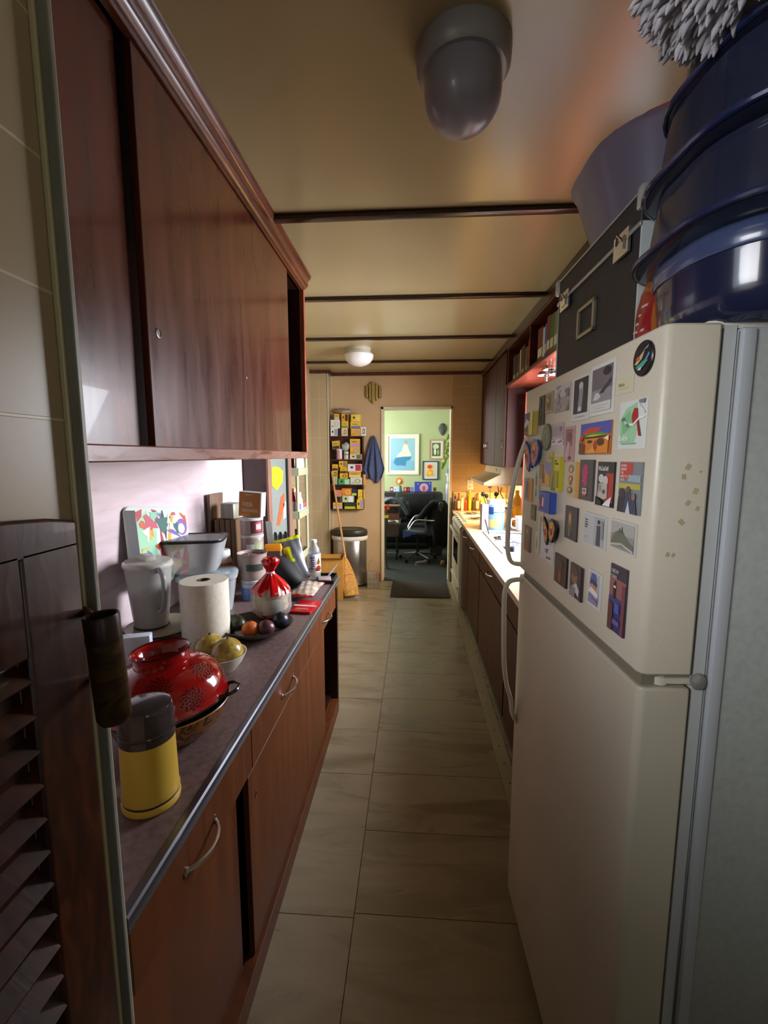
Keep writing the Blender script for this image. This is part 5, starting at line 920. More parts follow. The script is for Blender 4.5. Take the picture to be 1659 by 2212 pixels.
b = new(); lathe(b, [(0, .012), (.19, .012), (.193, .02), (.193, .555), (.188, .56)], 48, sx=1, sy=.72); obj('steel_body', b, noisy('brushed_can_steel', ['#8f877a', '#a89f90'], .28, (1, 1, 12), 15, 2, metal=.9), t)
b = new(); lathe(b, [(.195, 0), (.197, .004), (.197, .025), (.192, .03)], 48, sx=1, sy=.72); obj('base_ring', b, BLACKP, t)
b = new(); vs = lathe(b, [(.196, .53), (.201, .532), (.205, .56), (.203, .578), (.195, .58)], 60, sx=1, sy=.72); wrink(b, vs, .008, 8); obj('liner_bag', b, M('#d5cfc0', .5), t, smooth=60)
b = new(); lathe(b, [(.199, .578), (.203, .582), (.205, .62), (.198, .645), (.17, .655), (.165, .65), (0, .65)], 48, sx=1, sy=.72); obj('lid', b, M('#2b2820', .35), t, smooth=50)
t = thing('broom', 'straw corn broom leaning against the tea shelf wall', 'broom', (-.632, 4.47, .0), 0)
P0 = Vector((0, 0, .0)); P1 = Vector((-.297, .56, 1.30)); dv = (P1-P0)
b = new(); tube(b, [P0+dv*.27, P0+dv*.6, P1], [.0115, .0115, .011], 10); obj('handle', b, noisy('honey_wood', ['#a87a3c', '#bf9150'], .45, (5, 5, 1), 5), t)
b = new(); q = dv.normalized().to_track_quat('Z', 'Y').to_matrix(); vs = lathe(b, [(0, .0), (.075, .0), (.082, .05), (.076, .16), (.055, .27), (.03, .36), (.014, .4), (0, .402)], 40, sx=1, sy=.4)
for v in vs:
    a = math.atan2(v.co.y, v.co.x); v.co.x *= 1+.03*math.sin(19*a); v.co.y *= 1+.08*math.sin(19*a)
    v.co = q @ v.co + Vector((0, 0, .028))
STRAW = noisy('corn_straw', ['#8a5f22', '#b5833a', '#c99a50'], .8, (30, 30, 1.5), 4, 4, 0, .5); obj('straw_head', b, STRAW, t, smooth=60)
for f_ in (.55, .7): 
    b = new(); rr_ = .06 if f_ == .55 else .04; tube(b, [q @ Vector((rr_*math.cos(a*PI/8), rr_*.42*math.sin(a*PI/8), f_*.4)) + Vector((0, 0, .028)) for a in range(16)], .0022, 6, close=True); obj('stitching', b, M('#7c2f22', .7), t)
t = thing('cardboard_box', 'open brown cardboard box on the floor behind the left counter end', 'box', (-.885, 4.54, 0), (0, 0, R(4)))
b = new(); CB = noisy('cardboard', ['#a8752c', '#b98638'], .85, (1, 1, 1), 12)
for q in ((-.16, .16, -.14, -.134), (-.16, .16, .134, .14), (-.16, -.154, -.134, .134), (.154, .16, -.134, .134)): bx(b, *q, 0, .42)
bx(b, -.16, .16, -.134, .134, 0, .006); obj('box_body', b, CB, t)
b = new(); box(b, (.0, -.17, .44), (.3, .07, .004), rot=Matrix.Rotation(R(-30), 3, 'X')); obj('flap', b, CB, t)
t = thing('wire_basket', 'small clear wire-handled basket on the floor beside the trash can', 'basket', (-.45, 4.90, 0), (0, 0, R(8)))
WB = M('#8f897a', .35, .4)
b = new()
for z in (.004, .06, .12, .17): tube(b, [(-.065, -.065, z), (.065, -.065, z), (.065, .065, z), (-.065, .065, z)], .0032, 6, close=True)
for k in range(-3, 4):
    for q in (((k*.0215, -.065), ), ((k*.0215, .065), ), ((-.065, k*.0215), ), ((.065, k*.0215), )): tube(b, [(q[0][0], q[0][1], .004), (q[0][0], q[0][1], .17)], .0018, 5)
obj('wire_frame', b, WB, t); 
b = new(); tube(b, smoothpts([(-.065, 0, .17), (-.04, 0, .26), (0, 0, .32), (.04, 0, .26), (.065, 0, .17)], 4), .0022, 6); obj('handle', b, WB, t)
b = new(); bx(b, -.062, .062, -.062, .062, .006, .15); obj('clear_liner', b, M('#b3ab94', .3, 0, 0, .35), t)
t = thing('wall_outlet', 'white double outlet on the far wall beside the range hood', 'outlet', (.65, 5.168, 1.15), 0)
b = new(); bx(b, -.036, .036, -.006, 0, -.058, .058, 0, .003); obj('cover_plate', b, WHITEP, t)
for z in (-.026, .026): b = new(); lathe(b, [(.016, 0), (.016, .002), (0, .002)], 18, (0, -.006, z), mat=Matrix.Rotation(R(90), 3, 'X')); bx(b, -.007, -.004, -.0087, -.008, z-.005, z+.005, 1); bx(b, .004, .007, -.0087, -.008, z-.005, z+.005, 1); obj('socket', b, [M('#d5d2c8', .4), BLACKP], t)
# bottles on the plastic shelving
def bottle(name, lab, cat, c, r, h, body, cap, neck=.5, band=None, grp='bottles on the sage plastic shelves', alpha=1):
    t = thing(name, lab, cat, c, 0, grp); b = new()
    lathe(b, [(0, 0), (r*.95, 0), (r, .004), (r, h*.62), (r*.9, h*.7), (r*neck, h*.82), (r*neck, h*.9)], 24); obj('bottle_body', b, M(body, .2, 0, 0, alpha), t)
    b = new(); lathe(b, [(r*neck+.002, h*.88), (r*neck+.002, h*.995), (r*neck, h), (0, h)], 20); obj('cap', b, M(cap, .35), t)
    if band: b = new(); lathe(b, [(r+.0003, h*.12), (r+.0008, h*.13), (r+.0008, h*.54), (r+.0003, h*.55)], 24); obj('label', b, M(band, .45), t)
z3, z2, z1 = 1.351-.0255, .996-.0255, .641-.0255
bottle('bottle', 'dark red bottle on the middle sage shelf nearest the glass cabinet', 'bottle', (-.99, 3.62, z3), .03, .21, '#4c1a18', '#2a1a18')
bottle('bottle', 'clear pale bottle with blue tint on the upper-middle sage shelf', 'bottle', (-.975, 3.70, z3), .03, .2, '#a8b5bc', '#c8ccd0', .5, '#c9d0d4')
bottle('jar', 'pale frosted jar between two bottles on the upper-middle sage shelf', 'jar', (-.975, 3.775, z3), .034, .16, '#c4cbc8', '#d9dad8', .85)
bottle('jar', 'white jar at the far end of the upper-middle sage shelf', 'jar', (-.98, 3.845, z3), .03, .15, '#bfc5c4', '#e0e0de', .85)
bottle('bottle', 'red and white squeeze bottle on the lower-middle sage shelf', 'bottle', (-.985, 3.61, z2), .028, .24, '#b5352f', '#e8e8e4', .5, '#d8dcdc')
bottle('bottle', 'white bottle with silver cap on the lower-middle sage shelf', 'bottle', (-.975, 3.73, z2), .033, .2, '#cfcdb5', '#b9b4ac', .6, '#dcdccc')
for k, (y, c, lab) in enumerate(((3.675, '#3a62a8', 'small blue can at front of the lower-middle sage shelf'), (3.79, '#2f5fb0', 'bright blue can beside the white bottle'), (3.85, '#a8342c', 'small red can at the far end of the shelf'))):
    can('spray_can', lab, 'can', (-.965, y, z2), .022, .10, c, (('#d0d8e0', .03, .06, -60, 60),), '#c43c38', 'bottles on the sage plastic shelves')
t = thing('snack_box', 'yellow carton at the back of the lower-middle sage shelf', 'box', (-1.07, 3.78, z2), 0); b = new(); bx(b, -.03, .03, -.08, .08, 0, .24); obj('carton', b, M('#c9992c', .5), t)
bottle('bottle', 'brown bottle on the lowest visible sage shelf', 'bottle', (-.99, 3.70, z1), .035, .24, '#4a3222', '#26201c')
t = thing('snack_box', 'sky blue carton on the very top of the sage shelving', 'box', (-.99, 3.80, 1.711-.0255), (0, 0, R(8))); b = new(); bx(b, -.05, .045, -.03, .03, 0, .22); obj('carton', b, M('#4f8cc0', .45), t)
t = thing('tote_bag', 'black, white and maroon bag slumped beside the blue carton', 'bag', (-1.0, 3.675, 1.711-.0255), (0, 0, R(-12)))
b = new(); loft(b, [(RR(.12, .1, .03), 0), (RR(.13, .1, .035), .08), (RR(.1, .07, .02), .17), (RR(.05, .02, .008), .21)])
for f in b.faces: f.material_index = 0 if f.calc_center_median().z < .08 else (1 if f.calc_center_median().z < .15 else 2)
obj('bag_body', b, [M('#5c1f22', .5), M('#d5d6d8', .5), M('#1e1f22', .5)], t, smooth=50)

# ================================================================ RIGHT COUNTER THINGS
RT = .8602
def cond(name, lab, c, r, h, body, cap, band=None): bottle(name, lab, 'bottle', c, r, h, body, cap, .55, band, 'condiments along the stove back')
for k, (x, h, c, cp, bd, lab) in enumerate(((.465, .16, '#4c3428', '#1c1a18', None, 'dark brown sauce bottle at the left end behind the stove'), (.505, .2, '#8f3a24', '#d8321f', '#c9c0a0', 'red-capped bottle second from the doorway'), (.545, .17, '#cfd6b8', '#5aa83c', '#e0e4d0', 'green-capped white bottle behind the stove'), (.585, .14, '#c4401f', '#a83018', None, 'short red sauce bottle behind the stove'), (.63, .23, '#e0a818', '#e8c428', '#e8b828', 'tall yellow mustard bottle behind the stove'), (.672, .15, '#4a3a20', '#2a2418', None, 'short dark jar beside the mustard bottle'), (.715, .2, '#8c5a34', '#d83a2a', '#d8c8a0', 'red-capped brown bottle right of the mustard'), (.765, .13, '#d8b860', '#e0cc80', None, 'pale yellow jar at the right end of the row'))):
    cond('condiment_bottle', lab, (x+.01, 5.085, RT), .0175, h, c, cp, bd)
t = thing('utensil_crock', 'steel crock of cooking utensils near the stove', 'utensil holder', (.70, 4.10, RT), 0)
b = new(); lathe(b, [(0, 0), (.052, 0), (.055, .004), (.057, .15), (.053, .15), (.05, .01), (0, .008)], 30); obj('crock_body', b, STEEL, t)
for k, (dx, dy, l, hd, c) in enumerate(((-.07, -.02, .27, 'spoon', '#3a3430'), (.0, .03, .33, 'fork', '#8c8a86'), (.05, -.01, .27, 'ladle', '#26221f'), (-.03, .03, .25, 'spatula', '#5c4630'))):
    b = new(); p0 = Vector((-dx*.2, -dy*.2, .02)); p1 = Vector((dx, dy, l)); tube(b, [p0, p0.lerp(p1, .6), p1], [.004, .004, .003], 6); sphere(b, p1, .02, 0, (1, .4, 1.1 if hd != 'fork' else .5), 10); obj(hd, b, M(c, .35, .4), t)
t = thing('wipes_canister', 'pale blue disinfecting wipes canister with white lid on the right counter', 'canister', (.70, 3.80, RT), (0, 0, R(0)))
b = new(); lathe(b, [(0, 0), (.07, 0), (.073, .004), (.073, .205), (.07, .21)], 36); obj('canister_body', b, M('#8fc0e6', .3), t)
b = new(); lathe(b, [(.072, .208), (.075, .21), (.075, .235), (.069, .25), (.03, .254), (0, .254)], 36); obj('lid', b, M('#eef2f4', .3), t)
b = new(); lathe(b, [(.0735, .02), (.074, .022), (.074, .085), (.0735, .087)], 16, a0=R(-150), a1=R(-80)); obj('yellow_label', b, M('#d8cf7a', .4), t)
b = new(); lathe(b, [(.0735, .13), (.0745, .132), (.0745, .19), (.0735, .192)], 12, a0=R(-160), a1=R(-115)); obj('navy_label', b, M('#27458c', .4), t)
b = new(); lathe(b, [(.0735, .145), (.0742, .146), (.0742, .152), (.0735, .153)], 26, a0=R(-115), a1=R(0)); obj('blue_stripe', b, M('#3d7cc4', .4), t)
t = thing('tall_carton', 'narrow lilac-grey carton standing left of the blue wipes canister', 'carton', (.598, 3.76, RT), (0, 0, R(8)))
b = new(); bx(b, -.03, .026, -.03, .03, 0, .215); obj('carton', b, M('#a89a9c', .5), t, bev=.002)
b = new(); bx(b, -.015, .012, -.0306, -.03, .05, .17); obj('printed_panel', b, M('#8a7f92', .5), t)
t = thing('stock_pot', 'steel pot with lilac lid drying in the sink', 'pot', (.80, 3.06, .7205), (0, 0, 0))
b = new(); lathe(b, [(0, 0), (.105, 0), (.11, .006), (.112, .17), (.108, .17), (.105, .01), (0, .008)], 40); obj('pot_body', b, M('#a9acb2', .22, .9), t)
b = new(); lathe(b, [(.114, .17), (.118, .172), (.115, .178), (.06, .196), (0, .2)], 40); sphere(b, (0, 0, .208), .012, 0, (1, 1, .8), 12); obj('lid', b, M('#a7a0c4', .2, .1), t)
t = thing('steel_cup', 'small tipped steel cup leaning in the sink', 'cup', (.665, 3.42, .725), (R(0), R(-18), 0))
b = new(); lathe(b, [(0, 0), (.042, 0), (.05, .13), (.047, .13), (.04, .006), (0, .005)], 26); obj('cup_body', b, M('#8f8a80', .25, .9), t)
t = thing('spoon', 'dark slotted spoon propped in the sink', 'spoon', (.61, 3.50, .725), (R(0), R(-8), 0)); b = new(); tube(b, [(0, 0, 0), (.01, 0, .1), (-.01, 0, .26)], .005, 8); obj('handle', b, M('#3f3c42', .35), t); b = new(); sphere(b, (0, 0, .0), .022, 0, (1, .5, 1.3), 12); obj('spoon_bowl', b, M('#3f3c42', .35), t)
t = thing('white_mug', 'large white mug standing beyond the sink under the shutter', 'mug', (.985, 3.28, RT), (0, 0, R(190)))
t.location = (.905, 3.70, RT+.0)
b = new(); lathe(b, [(0, 0), (.05, 0), (.06, .01), (.066, .12), (.062, .12), (.055, .012), (0, .01)], 32); obj('mug_body', b, M('#e2e6e4', .2), t)
b = new(); tube(b, smoothpts([(.062, 0, .1), (.095, 0, .1), (.105, 0, .06), (.09, 0, .03), (.058, 0, .025)], 4), .007, 8); obj('handle', b, M('#e2e6e4', .2), t)
t = thing('glass_jar', 'amber glass jar with dark lid between canister and shutter', 'jar', (.83, 3.93, RT), 0)
b = new(); lathe(b, [(0, 0), (.045, 0), (.048, .005), (.048, .12), (.035, .15), (.033, .16)], 28); obj('jar_body', b, M('#c98e4a', .12, 0, 0, .75), t)
b = new(); lathe(b, [(.036, .155), (.038, .157), (.038, .178), (0, .18)], 24); obj('lid', b, M('#5c4a38', .4), t)
t = thing('dish_bottle', 'yellow-labelled bottle hanging by the wall over the counter', 'bottle', (.93, 4.05, RT), 0)
b = new(); lathe(b, [(0, 0), (.05, 0), (.055, .01), (.055, .2), (.03, .25), (.018, .27), (.018, .31), (0, .31)], 28); obj('bottle_body', b, M('#d0a23c', .25), t); b = new(); lathe(b, [(.0556, .06), (.056, .062), (.056, .17), (.0556, .172)], 28); obj('label', b, M('#e8c83c', .4), t)
t = thing('pot_stand', 'dark bent-wire stand rising behind the wipes canister', 'rack', (.80, 4.19, RT+.002), 0)
b = new(); 
for s in (-1, 1): tube(b, smoothpts([(s*.05, 0, 0), (s*.045, 0, .16), (s*.03, 0, .23), (s*.008, 0, .27), (s*.018, 0, .33)], 4), .0045, 6)
tube(b, [(-.045, 0, .16), (.045, 0, .16)], .004, 6); tube(b, smoothpts([(.03, 0, .2), (.09, -.04, .16), (.13, -.07, .08)], 4), .004, 6); tube(b, [(-.05, 0, .004), (.05, 0, .004), (.13, -.07, .08)], .004, 6); obj('wire', b, M('#4a3426', .4, .5), t)
for k, (y, x, c) in enumerate(((3.5, .98, '#e89a3c'), (3.44, .985, '#d8702c'), (3.38, .98, '#e0b050'))):
    t = thing('fruit', ('ripe orange fruit on the sill end nearest the shutter', 'reddish fruit in the middle of the sill trio', 'golden fruit farthest from the shutter on the counter')[k], 'fruit', (1.02, y-.02, 1.0702+.026), 0); b = new(); sphere(b, (0, 0, 0), .026, 0, (1, 1, 1), 14); obj('fruit_body', b, M(c, .4), t); b = new(); tube(b, [(0, 0, .022), (.002, 0, .032)], .002, 5); obj('stem', b, M('#4a3a1c', .6), t)
t = thing('hanging_measures', 'cluster of shiny steel measuring cups hanging under the red shelf', 'measuring cups', (.86, 2.90, 2.03), 0)
for k, (x, y, r, zz_) in enumerate(((-.05, -.10, .045, -.045), (.02, -.03, .055, -.06), (-.03, .06, .05, -.05))):
    b = new(); lathe(b, [(r, 0), (r+.003, .002), (r*.9, .02), (0, .024)], 26, (x, y, zz_)); tube(b, [(x, y, zz_+.02), (x, y, -.003)], .003, 6); obj('cup', b, CHROME, t)
b = new()
for k in range(6): sphere(b, (-.045, .0, -.008-.016*k), .0085, 0, (1, 1, 1), 10)
obj('bead_chain', b, CHROME, t)

# ================================================================ DOOR MAT AND OFFICE
t = thing('door_mat', 'dark brown rectangular mat in front of the office doorway', 'mat'); b = new()
bx(b, -.235, .395, 4.53, 5.14, .0005, .010, 0, .003); obj('mat_pile', b, noisy('brown_mat', ['#2a2218', '#3a3022'], .95, (1, 1, 1), 150, 3, 0, .5), t)
def picture(lab, x0, x1, z0, z1, fc, matc, m1, m2, shapes, bg, y=8.198):
    t = thing('framed_picture', lab, 'picture', (x0, y, z0), 0); w_, h_ = x1-x0, z1-z0
    b = new(); 
    for q in ((0, w_, 0, m1), (0, w_, h_-m1, h_), (0, m1, m1, h_-m1), (w_-m1, w_, m1, h_-m1)): bx(b, q[0], q[1], -.025, 0, q[2], q[3])
    obj('frame', b, M(fc, .4), t, smooth=0); b = new(); bx(b, m1, w_-m1, -.012, -.002, m1, h_-m1); mats = [M(matc, .5)]
    art(b, w_-2*m2, h_-2*m2, [('r', bg, 0, 0, 1, 1)]+shapes, mats, m2, m2, -.012); obj('print', b, mats, t, smooth=0)
picture('large white-framed blue print of a seated draped woman on the green wall', -.495, .097, 1.137, 1.868, '#dcdccb', '#dcdccb', .035, .075, [('p', '#8fbfd0', [(0, .55), (.4, .5), (1, .6), (1, 1), (0, 1)]), ('p', '#7fb4cf', [(0, 0), (1, 0), (1, .3), (0, .35)]), ('p', '#e6e2c8', [(.22, .4), (.3, .5), (.48, .62), (.52, .78), (.6, .84), (.7, .78), (.74, .66), (.85, .5), (.82, .42), (.5, .42), (.28, .34)]), ('p', '#3f88b0', [(.12, .24), (.2, .4), (.5, .43), (.86, .44), (.8, .33), (.66, .3), (.62, .14), (.4, .16), (.25, .15)]), ('e', '#c9a890', .62, .86, .06, .05), ('p', '#b0905c', [(.55, .86), (.62, .94), (.69, .88), (.66, .84), (.62, .9)])], '#8ac0d6')
picture('small pale-wood framed green picture at upper right of the office wall', .277, .541, 1.416, 1.766, '#b99a7c', '#e0d8c4', .02, .055, [('e', '#c9cfb0', .45, .72, .35, .2), ('p', '#3a3a2a', [(.4, .2), (.45, .6), (.6, .55), (.6, .2)]), ('e', '#e0e4c4', .35, .35, .14, .25), ('e', '#9fb06a', .7, .3, .12, .2)], '#4d6a55')
picture('black-framed orange figure picture right of the blue print', .164, .446, 1.047, 1.383, '#262a30', '#cdd2dc', .014, .05, [('e', '#e0662c', .45, .78, .28, .16), ('p', '#e8a028', [(.1, .05), (.25, .5), (.5, .62), (.75, .5), (.85, .1)]), ('e', '#e8c050', .45, .3, .2, .14), ('e', '#c43c20', .45, .76, .12, .08)], '#d5c8a4')
t = thing('wall_mask', 'dark grey leaf-shaped wall mask high on the green wall', 'mask', (.515, 8.195, 1.95), 0)
b = new(); vs = sphere(b, (0, 0, 0), .1, 0, (.7, .3, 1.1), 20)
for v in vs:
    v.co.x *= 1+.35*(v.co.z/.11 if v.co.z < 0 else .2); v.co.y = min(0, v.co.y)
obj('mask_body', b, noisy('grey_mask', ['#3c4440', '#57605a'], .6, (1, 1, 1), 20), t); b = new(); bx(b, -.004, .004, -.034, -.028, -.07, .08); obj('ridge', b, M('#6a726a', .5), t)
t = thing('sofa', 'black leather sofa against the green office wall', 'sofa', (0, 0, 0)); LE = noisy('black_leather', ['#101317', '#181b21', '#20252c'], .38, (1, 1, 1), 3, 4, 0, .2)
b = new(); bx(b, -1.0, .50, 7.5, 7.75, .35, .87, 0, .05); obj('backrest', b, LE, t); b = new(); bx(b, -1.0, .50, 6.95, 7.5, .1, .42, 0, .05); obj('seat', b, LE, t)
b = new(); [bx(b, x, x+.05, y, y+.05, 0, .1) for x in (-.95, .42) for y in (7.0, 7.65)]; obj('feet', b, BLACKP, t)
b = new(); bx(b, -.3, .34, 7.44, 7.53, .45, .86, 0, .035); obj('back_cushion', b, LE, t); b = new(); bx(b, .36, .52, 6.95, 7.6, .1, .62, 0, .05); obj('armrest', b, LE, t)
t = thing('clothes_pile', 'heap of dark grey and silver clothing on the left of the sofa', 'clothes', (-.30, 7.2, .425), 0)
b = new(); vs = sphere(b, (0, 0, .16), .2, 0, (1.2, .8, 1.15), 30)
for v in vs: v.co *= 1+.09*math.sin(22*v.co.x+13*v.co.z)+.05*math.sin(50*v.co.x-31*v.co.z+20*v.co.y); v.co.z = max(v.co.z, 0)
obj('cloth', b, noisy('dark_clothes', ['#14171c', '#3a4048', '#1f242c', '#6b747e'], .7, (1, 1, 1), 9, 4, 1, .3), t, smooth=60)
b = new(); tube(b, smoothpts([(-.2, -.12, .3), (-.05, -.17, .38), (.1, -.15, .3), (.2, -.1, .12)], 5), .03, 10); obj('sleeve', b, M('#5c6670', .6), t)
t = thing('art_book', 'violet-blue book with a pale sphere picture on the sofa back', 'book', (.02, 7.62, .8705), (R(-8), 0, 0))
b = new(); bx(b, 0, .29, 0, .015, 0, .17); mats = [M('#3f4aa8', .4)]; art(b, .29, .17, [('e', '#c0a4bc', .55, .42, .26, .42), ('e', '#c4505c', .55, .3, .1, .28), ('e', '#dcd8f0', .2, .75, .03, .05), ('e', '#dcd8f0', .88, .8, .03, .05)], mats, 0, 0, -.0002); obj('cover', b, mats, t, smooth=0)
t = thing('sun_figurine', 'orange sunburst-faced figurine standing on the sofa back', 'figurine', (-.235, 7.63, .8705), 0)
b = new(); lathe(b, [(0, 0), (.045, 0), (.035, .06), (.03, .1), (0, .11)], 16); obj('body', b, M('#5a8a90', .4), t)
b = new(); star = [((.085 if k % 2 == 0 else .055)*math.cos(k*PI/10), .17+(.085 if k % 2 == 0 else .055)*math.sin(k*PI/10)) for k in range(20)]; prism(b, star, -.012, .01); obj('sun_rays', b, M('#d88420', .4), t)
b = new(); sphere(b, (0, -.014, .17), .035, 0, (1, .5, 1), 14); obj('face', b, M('#e0cfb8', .4), t)
for k, (x, c, c2) in enumerate(((-.40, '#8a2a5c', '#d8d0d8'), (-.34, '#cfd6e0', '#8f94c8'), (-.115, '#20242c', '#d8443a'), (-.05, '#6f78c0', '#a86ac0'), (-.17, '#c83c50', '#e0b8a0'), (.335, '#8a6a4c', '#2c241c'))):
    t = thing('greeting_card', ('magenta card at far left of the row on the sofa back', 'pale blue card second from left on the sofa back', 'black card with red square on the sofa back', 'periwinkle card next to the violet book', 'red card right beside the sun figurine', 'brown card with dark circle right of the violet book')[k], 'card', (x, 7.63, .8705), (R(-6), 0, 0), 'cards standing along the sofa back')
    b = new(); bx(b, 0, .058, 0, .004, 0, .075); mats = [M(c, .5)]; art(b, .058, .075, [('e' if k == 5 else 'r', c2, *((.5, .5, .3, .3) if k == 5 else (.25, .25, .75, .7)))], mats, 0, 0, -.0002); obj('card', b, mats, t, smooth=0)
t = thing('desk', 'low dark wooden desk at the left of the office view', 'desk', (0, 0, 0)); WD = noisy('desk_wood', ['#2e2622', '#453a34'], .45, (2, 6, 6), 3)
b = new(); bx(b, -1.1, -.18, 6.2, 6.78, .50, .53); obj('top', b, WD, t, bev=.003); b = new(); bx(b, -1.08, -.2, 6.21, 6.24, .34, .5); obj('drawer_front', b, WD, t)
for x in (-1.05, -.23): 
    for y in (6.24, 6.74): b = new(); tube(b, [(x, y, 0), (x, y, .5)], .014, 8); obj('leg', b, M('#3a3a3c', .35, .7), t)
b = new(); tube(b, [(-1.05, 6.24, .1), (-.23, 6.24, .1)], .011, 8); obj('crossbar', b, M('#8c8a84', .3, .6), t)
t = thing('wooden_box', 'reddish wooden box with dark slots sitting on the desk', 'box', (-.33, 6.62, .5305), 0)
b = new(); bx(b, -.16, .12, -.1, .1, 0, .1); bx(b, -.15, .11, -.09, .09, .1, .2, 1); bx(b, -.17, .13, -.11, .11, .2, .215); obj('box_body', b, [noisy('reddish_box', ['#5c3a2a', '#7a5038'], .5, (3, 3, 3), 5), M('#15171a', .5)], t)
t = thing('desk_clutter', 'strewn white and silver papers along the desk edge', 'papers', (-.3, 6.28, .5305), 0); rg = random.Random(12); b = new()
for k in range(26): box(b, (rg.uniform(-.2, .1), rg.uniform(-.03, .12), .004+.0022*k*.5), (rg.uniform(.03, .08), rg.uniform(.02, .05), .002), mi=k % 3, rot=Matrix.Rotation(rg.uniform(0, 3), 3, 'Z'))
o = obj('papers', b, [M('#b5b8c0', .5), M('#7a7c88', .4), M('#d5d6da', .5)], t, smooth=0); o['kind'] = 'stuff'
t = thing('flower_vase', 'red and yellow flowers in a dark vase at the left doorway edge', 'vase', (-.37, 5.75, .0), 0)
b = new(); lathe(b, [(0, 0), (.05, 0), (.035, .02), (.02, .3), (.03, .5), (.045, .62), (.03, .7), (.03, .72)], 20); obj('vase_body', b, M('#26302c', .3), t)
for k in range(7):
    b = new(); a = k*.9; p = Vector((.035*math.cos(a)+.01, .04*math.sin(a), .80+.03*math.sin(k*2)-(.09 if k > 4 else 0))); tube(b, [(0, 0, .7), p], .002, 5)
    for j in range(7): sphere(b, p+Vector((.013*math.cos(j*.9), -.004, .013*math.sin(j*.9))), .0095, 1, (1, .5, 1), 8)
    obj('flower', b, [M('#3f5a30', .6), M('#c43420' if k < 5 else '#c9b43c', .5)], t)
# office chair with black coat
t = thing('office_chair', 'black office chair with chrome loop arms facing the desk', 'chair', (.07, 6.25, 0), (0, 0, R(0)))
b = new(); bx(b, -.2, .25, -.22, .22, .37, .44, 0, .03); obj('seat', b, LE, t); b = new(); box(b, (.27, 0, .64), (.06, .4, .42), rot=Matrix.Rotation(R(12), 3, 'Y'), bev=.02); obj('backrest', b, LE, t)
for s in (-1, 1): b = new(); tube(b, smoothpts([(-.14, s*.22, .43), (-.13, s*.24, .47), (-.06, s*.24, .58), (.0, s*.24, .61), (.12, s*.24, .605), (.25, s*.23, .6)], 5), .011, 8); obj('armrest', b, CHROME, t)
b = new(); tube(b, [(0, 0, .1), (0, 0, .37)], .022, 12); obj('gas_lift', b, M('#33343a', .3, .6), t)
for k in range(5):
    a = k*2*PI/5+.3; b = new(); e = (.26*math.cos(a), .26*math.sin(a), .07); tube(b, [(0, 0, .11), e], [.02, .012], 8); l = obj('base_leg', b, M('#8a8a8c', .3, .8), t)
    b = new(); lathe(b, [(.0, -.01), (.024, -.01), (.026, 0), (.024, .01), (0, .01)], 14, (e[0], e[1], .0265), mat=Matrix.Rotation(R(90), 3, 'X')); obj('caster', b, BLACKP, l)
t = thing('coat', 'long black coat draped over the office chair back', 'coat', (.325, 6.24, .0), 0); b = new(); n, m = 36, 22; A = {}
for i in range(n):
    for j in range(m+1):
        a = 2*PI*i/n; v = j/m; z = .86-.62*v; wd_ = (.12+.15*min(1, v*2.6)**.6)*(1-.2*max(0, v-.6)); dp = (.05+.15*min(1, v*2)**.5)
        q = 1+.07*math.sin(7*a+2*v)*v+.05*math.sin(11*a-3*v)*v
        A[i, j] = b.verts.new((.02-.03*v*math.cos(a)+wd_*.75*math.cos(a)*q, dp*1.3*math.sin(a)*q, z-.03*math.sin(5*a)*(v > .9)))
for i in range(n):
    for j in range(m): b.faces.new((A[i, j], A[(i+1) % n, j], A[(i+1) % n, j+1], A[i, j+1]))
b.faces.new([A[i, 0] for i in range(n)]); obj('coat_body', b, noisy('black_coat', ['#060607', '#0b0b0d'], .8, (1, 1, 1), 8, 4, 0, .3, spec=.2), t, smooth=70)
b = new(); tube(b, smoothpts([(-.03, -.1, .82), (-.12, -.14, .76), (-.2, -.15, .66), (-.27, -.12, .60)], 5), [.05]*5+[.048]*5+[.045]*5+[.04], 12); obj('sleeve', b, M('#08080a', .8, spec=.2), t, smooth=60)
t = thing('blue_cloth', 'blue cloth hanging off the front of the chair seat', 'cloth', (-.115, 6.0, .36), 0); b = new(); n = 12; A = {}
for i in range(n+1):
    for j in range(n+1): u, v = i/n, j/n; A[i, j] = b.verts.new((u*.2-.02, .012*math.sin(u*14)*(1-v), .11*v*(1-.25*u)+(1-v)*.07*u))
for i in range(n):
    for j in range(n): b.faces.new((A[i, j], A[i+1, j], A[i+1, j+1], A[i, j+1]))
obj('cloth', b, M('#2f4a84', .7), t, solid=.006)
t = thing('waste_bin', 'grey floor bin with lilac rim under the black coat', 'bin', (.34, 6.62, 0), 0); b = new(); loft(b, [(RR(.17, .16, .03), 0), (RR(.2, .19, .03), .2), (RR(.19, .18, .03), .2), (RR(.16, .15, .03), .01)]); obj('bin_body', b, M('#4a4a40', .6), t)
b = new(); tube(b, [(x, y, .2) for x, y in RR(.2, .19, .03)], .006, 6, close=True); obj('rim', b, M('#8f8cb8', .4), t)
t = thing('floor_bag', 'dark lumpy bag with tan pouch at the foot of the right doorway', 'bag', (.50, 6.0, 0), 0); b = new(); vs = sphere(b, (0, 0, .13), .15, 0, (.8, 1, .95), 22)
for v in vs: v.co *= 1+.06*math.sin(30*v.co.x+22*v.co.z); v.co.z = max(0, v.co.z)
obj('bag_body', b, M('#1b1e1c', .7), t, smooth=60); b = new(); sphere(b, (-.1, -.12, .05), .04, 0, (.8, .8, 1.1), 12); obj('tan_pouch', b, M('#7a5230', .6), t)
t = thing('shoe', 'grey shoe lying on the dark carpet under the chair', 'shoe', (.12, 5.98, 0), (0, 0, R(15)))
b = new(); vs = sphere(b, (0, 0, .025), .05, 0, (1.9, .8, .6), 18)
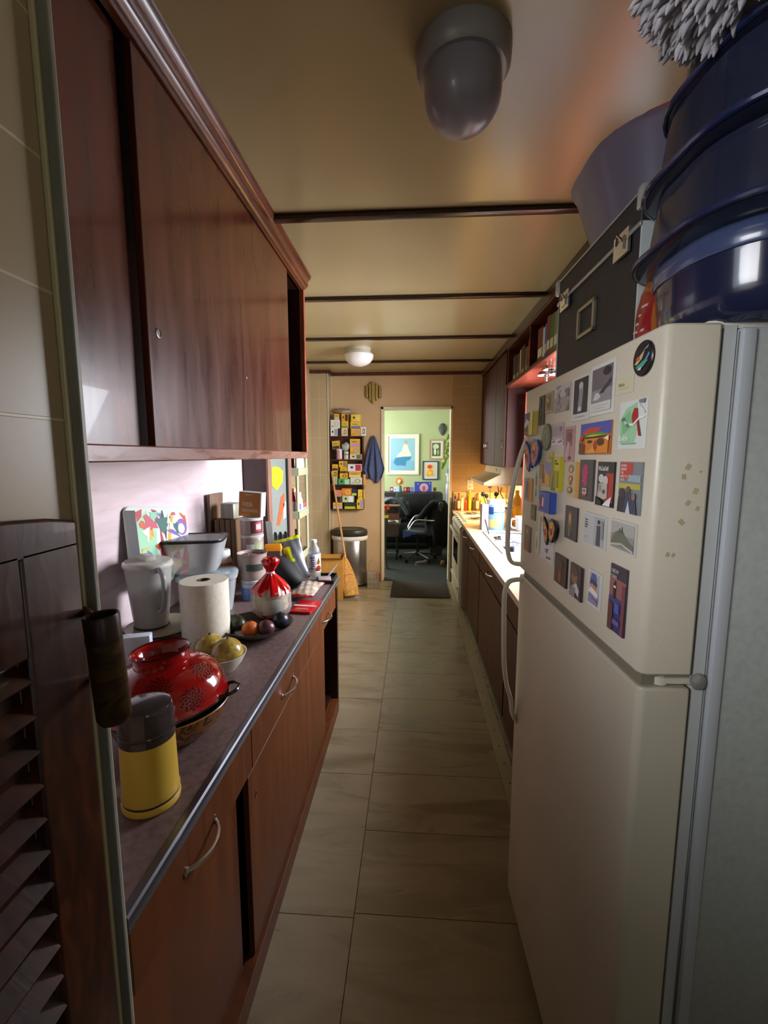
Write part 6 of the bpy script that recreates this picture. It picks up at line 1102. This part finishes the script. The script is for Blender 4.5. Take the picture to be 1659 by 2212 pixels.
for v in vs: v.co.z = max(0, v.co.z); v.co.z += .02 if v.co.x > .04 and v.co.z > .03 else 0
obj('upper', b, M('#57585c', .7), t, smooth=60); b = new(); loft(b, [(RR(.19, .08, .035), 0), (RR(.19, .08, .035), .008)]); obj('sole', b, M('#7c7c7c', .6), t)
t = thing('standing_vacuum', 'lilac-grey upright appliance column beside the right doorway jamb', 'appliance', (.545, 6.8, 0), 0)
b = new(); lathe(b, [(0, 0), (.06, 0), (.06, .03), (.05, .06), (.05, 1.05), (.045, 1.09), (0, 1.1)], 24); obj('column', b, M('#6d6880', .35, .2), t); b = new(); lathe(b, [(.052, .9), (.055, .905), (.055, 1.05), (.052, 1.055)], 24); obj('collar', b, M('#a8a6bc', .3), t)
t = thing('storage_box', 'white and blue stacked box top beside the green wall corner', 'box', (.66, 7.35, 0), 0)
b = new(); bx(b, -.11, .11, -.12, .12, 0, 1.16, 0, .01); obj('box_body', b, M('#aab0bc', .5), t); b = new(); bx(b, -.12, .12, -.13, .13, 1.16, 1.19); bx(b, -.105, .105, -.115, .115, 1.19, 1.27, 1, .02); obj('lid', b, [M('#e0e4ea', .4), M('#2f62a0', .4)], t)
t = thing('hanging_plant', 'trailing green plant with large leaves hanging by the right jamb', 'plant', (.58, 7.0, 1.80), 0); LF = M('#7f9c4a', .5)
b = new(); V = smoothpts([(0, 0, .1), (-.01, 0, 0), (.0, 0, -.1), (-.05, 0, -.22), (-.08, 0, -.3), (-.12, .0, -.42)], 5); tube(b, V, .004, 6); obj('stem', b, M('#6a7c3c', .6), t)
rg = random.Random(4)
for k in range(15):
    p = V[(k*2) % len(V)]; b = new(); L_ = rg.uniform(.09, .14); W_ = L_*.42; pts = [(0, 0), (-W_*.6, -L_*.35), (-W_*.45, -L_*.7), (0, -L_), (W_*.45, -L_*.7), (W_*.6, -L_*.35)]
    ce = b.verts.new((0, -.012, -L_*.5)); vv = [b.verts.new((x, 0, z)) for x, z in pts]
    for i in range(6): b.faces.new((vv[i-1], vv[i], ce))
    bmesh.ops.transform(b, matrix=Matrix.Translation(p) @ Matrix.Rotation(rg.uniform(-1.1, 1.1), 4, 'Y') @ Matrix.Rotation(rg.uniform(-.7, .7), 4, 'Z'), verts=b.verts[:]); obj('leaf', b, LF, t, solid=.002)
b = new(); lathe(b, [(0, 0), (.07, 0), (.09, .12), (.085, .12), (.065, .01), (0, .01)], 24, (.06, 0, .06)); obj('pot', b, M('#a89c88', .6), t); b = new(); tube(b, [(.06, 0, .18), (.06, 0, .498)], .003, 5); obj('hanger', b, M('#6a5c48', .6), t)
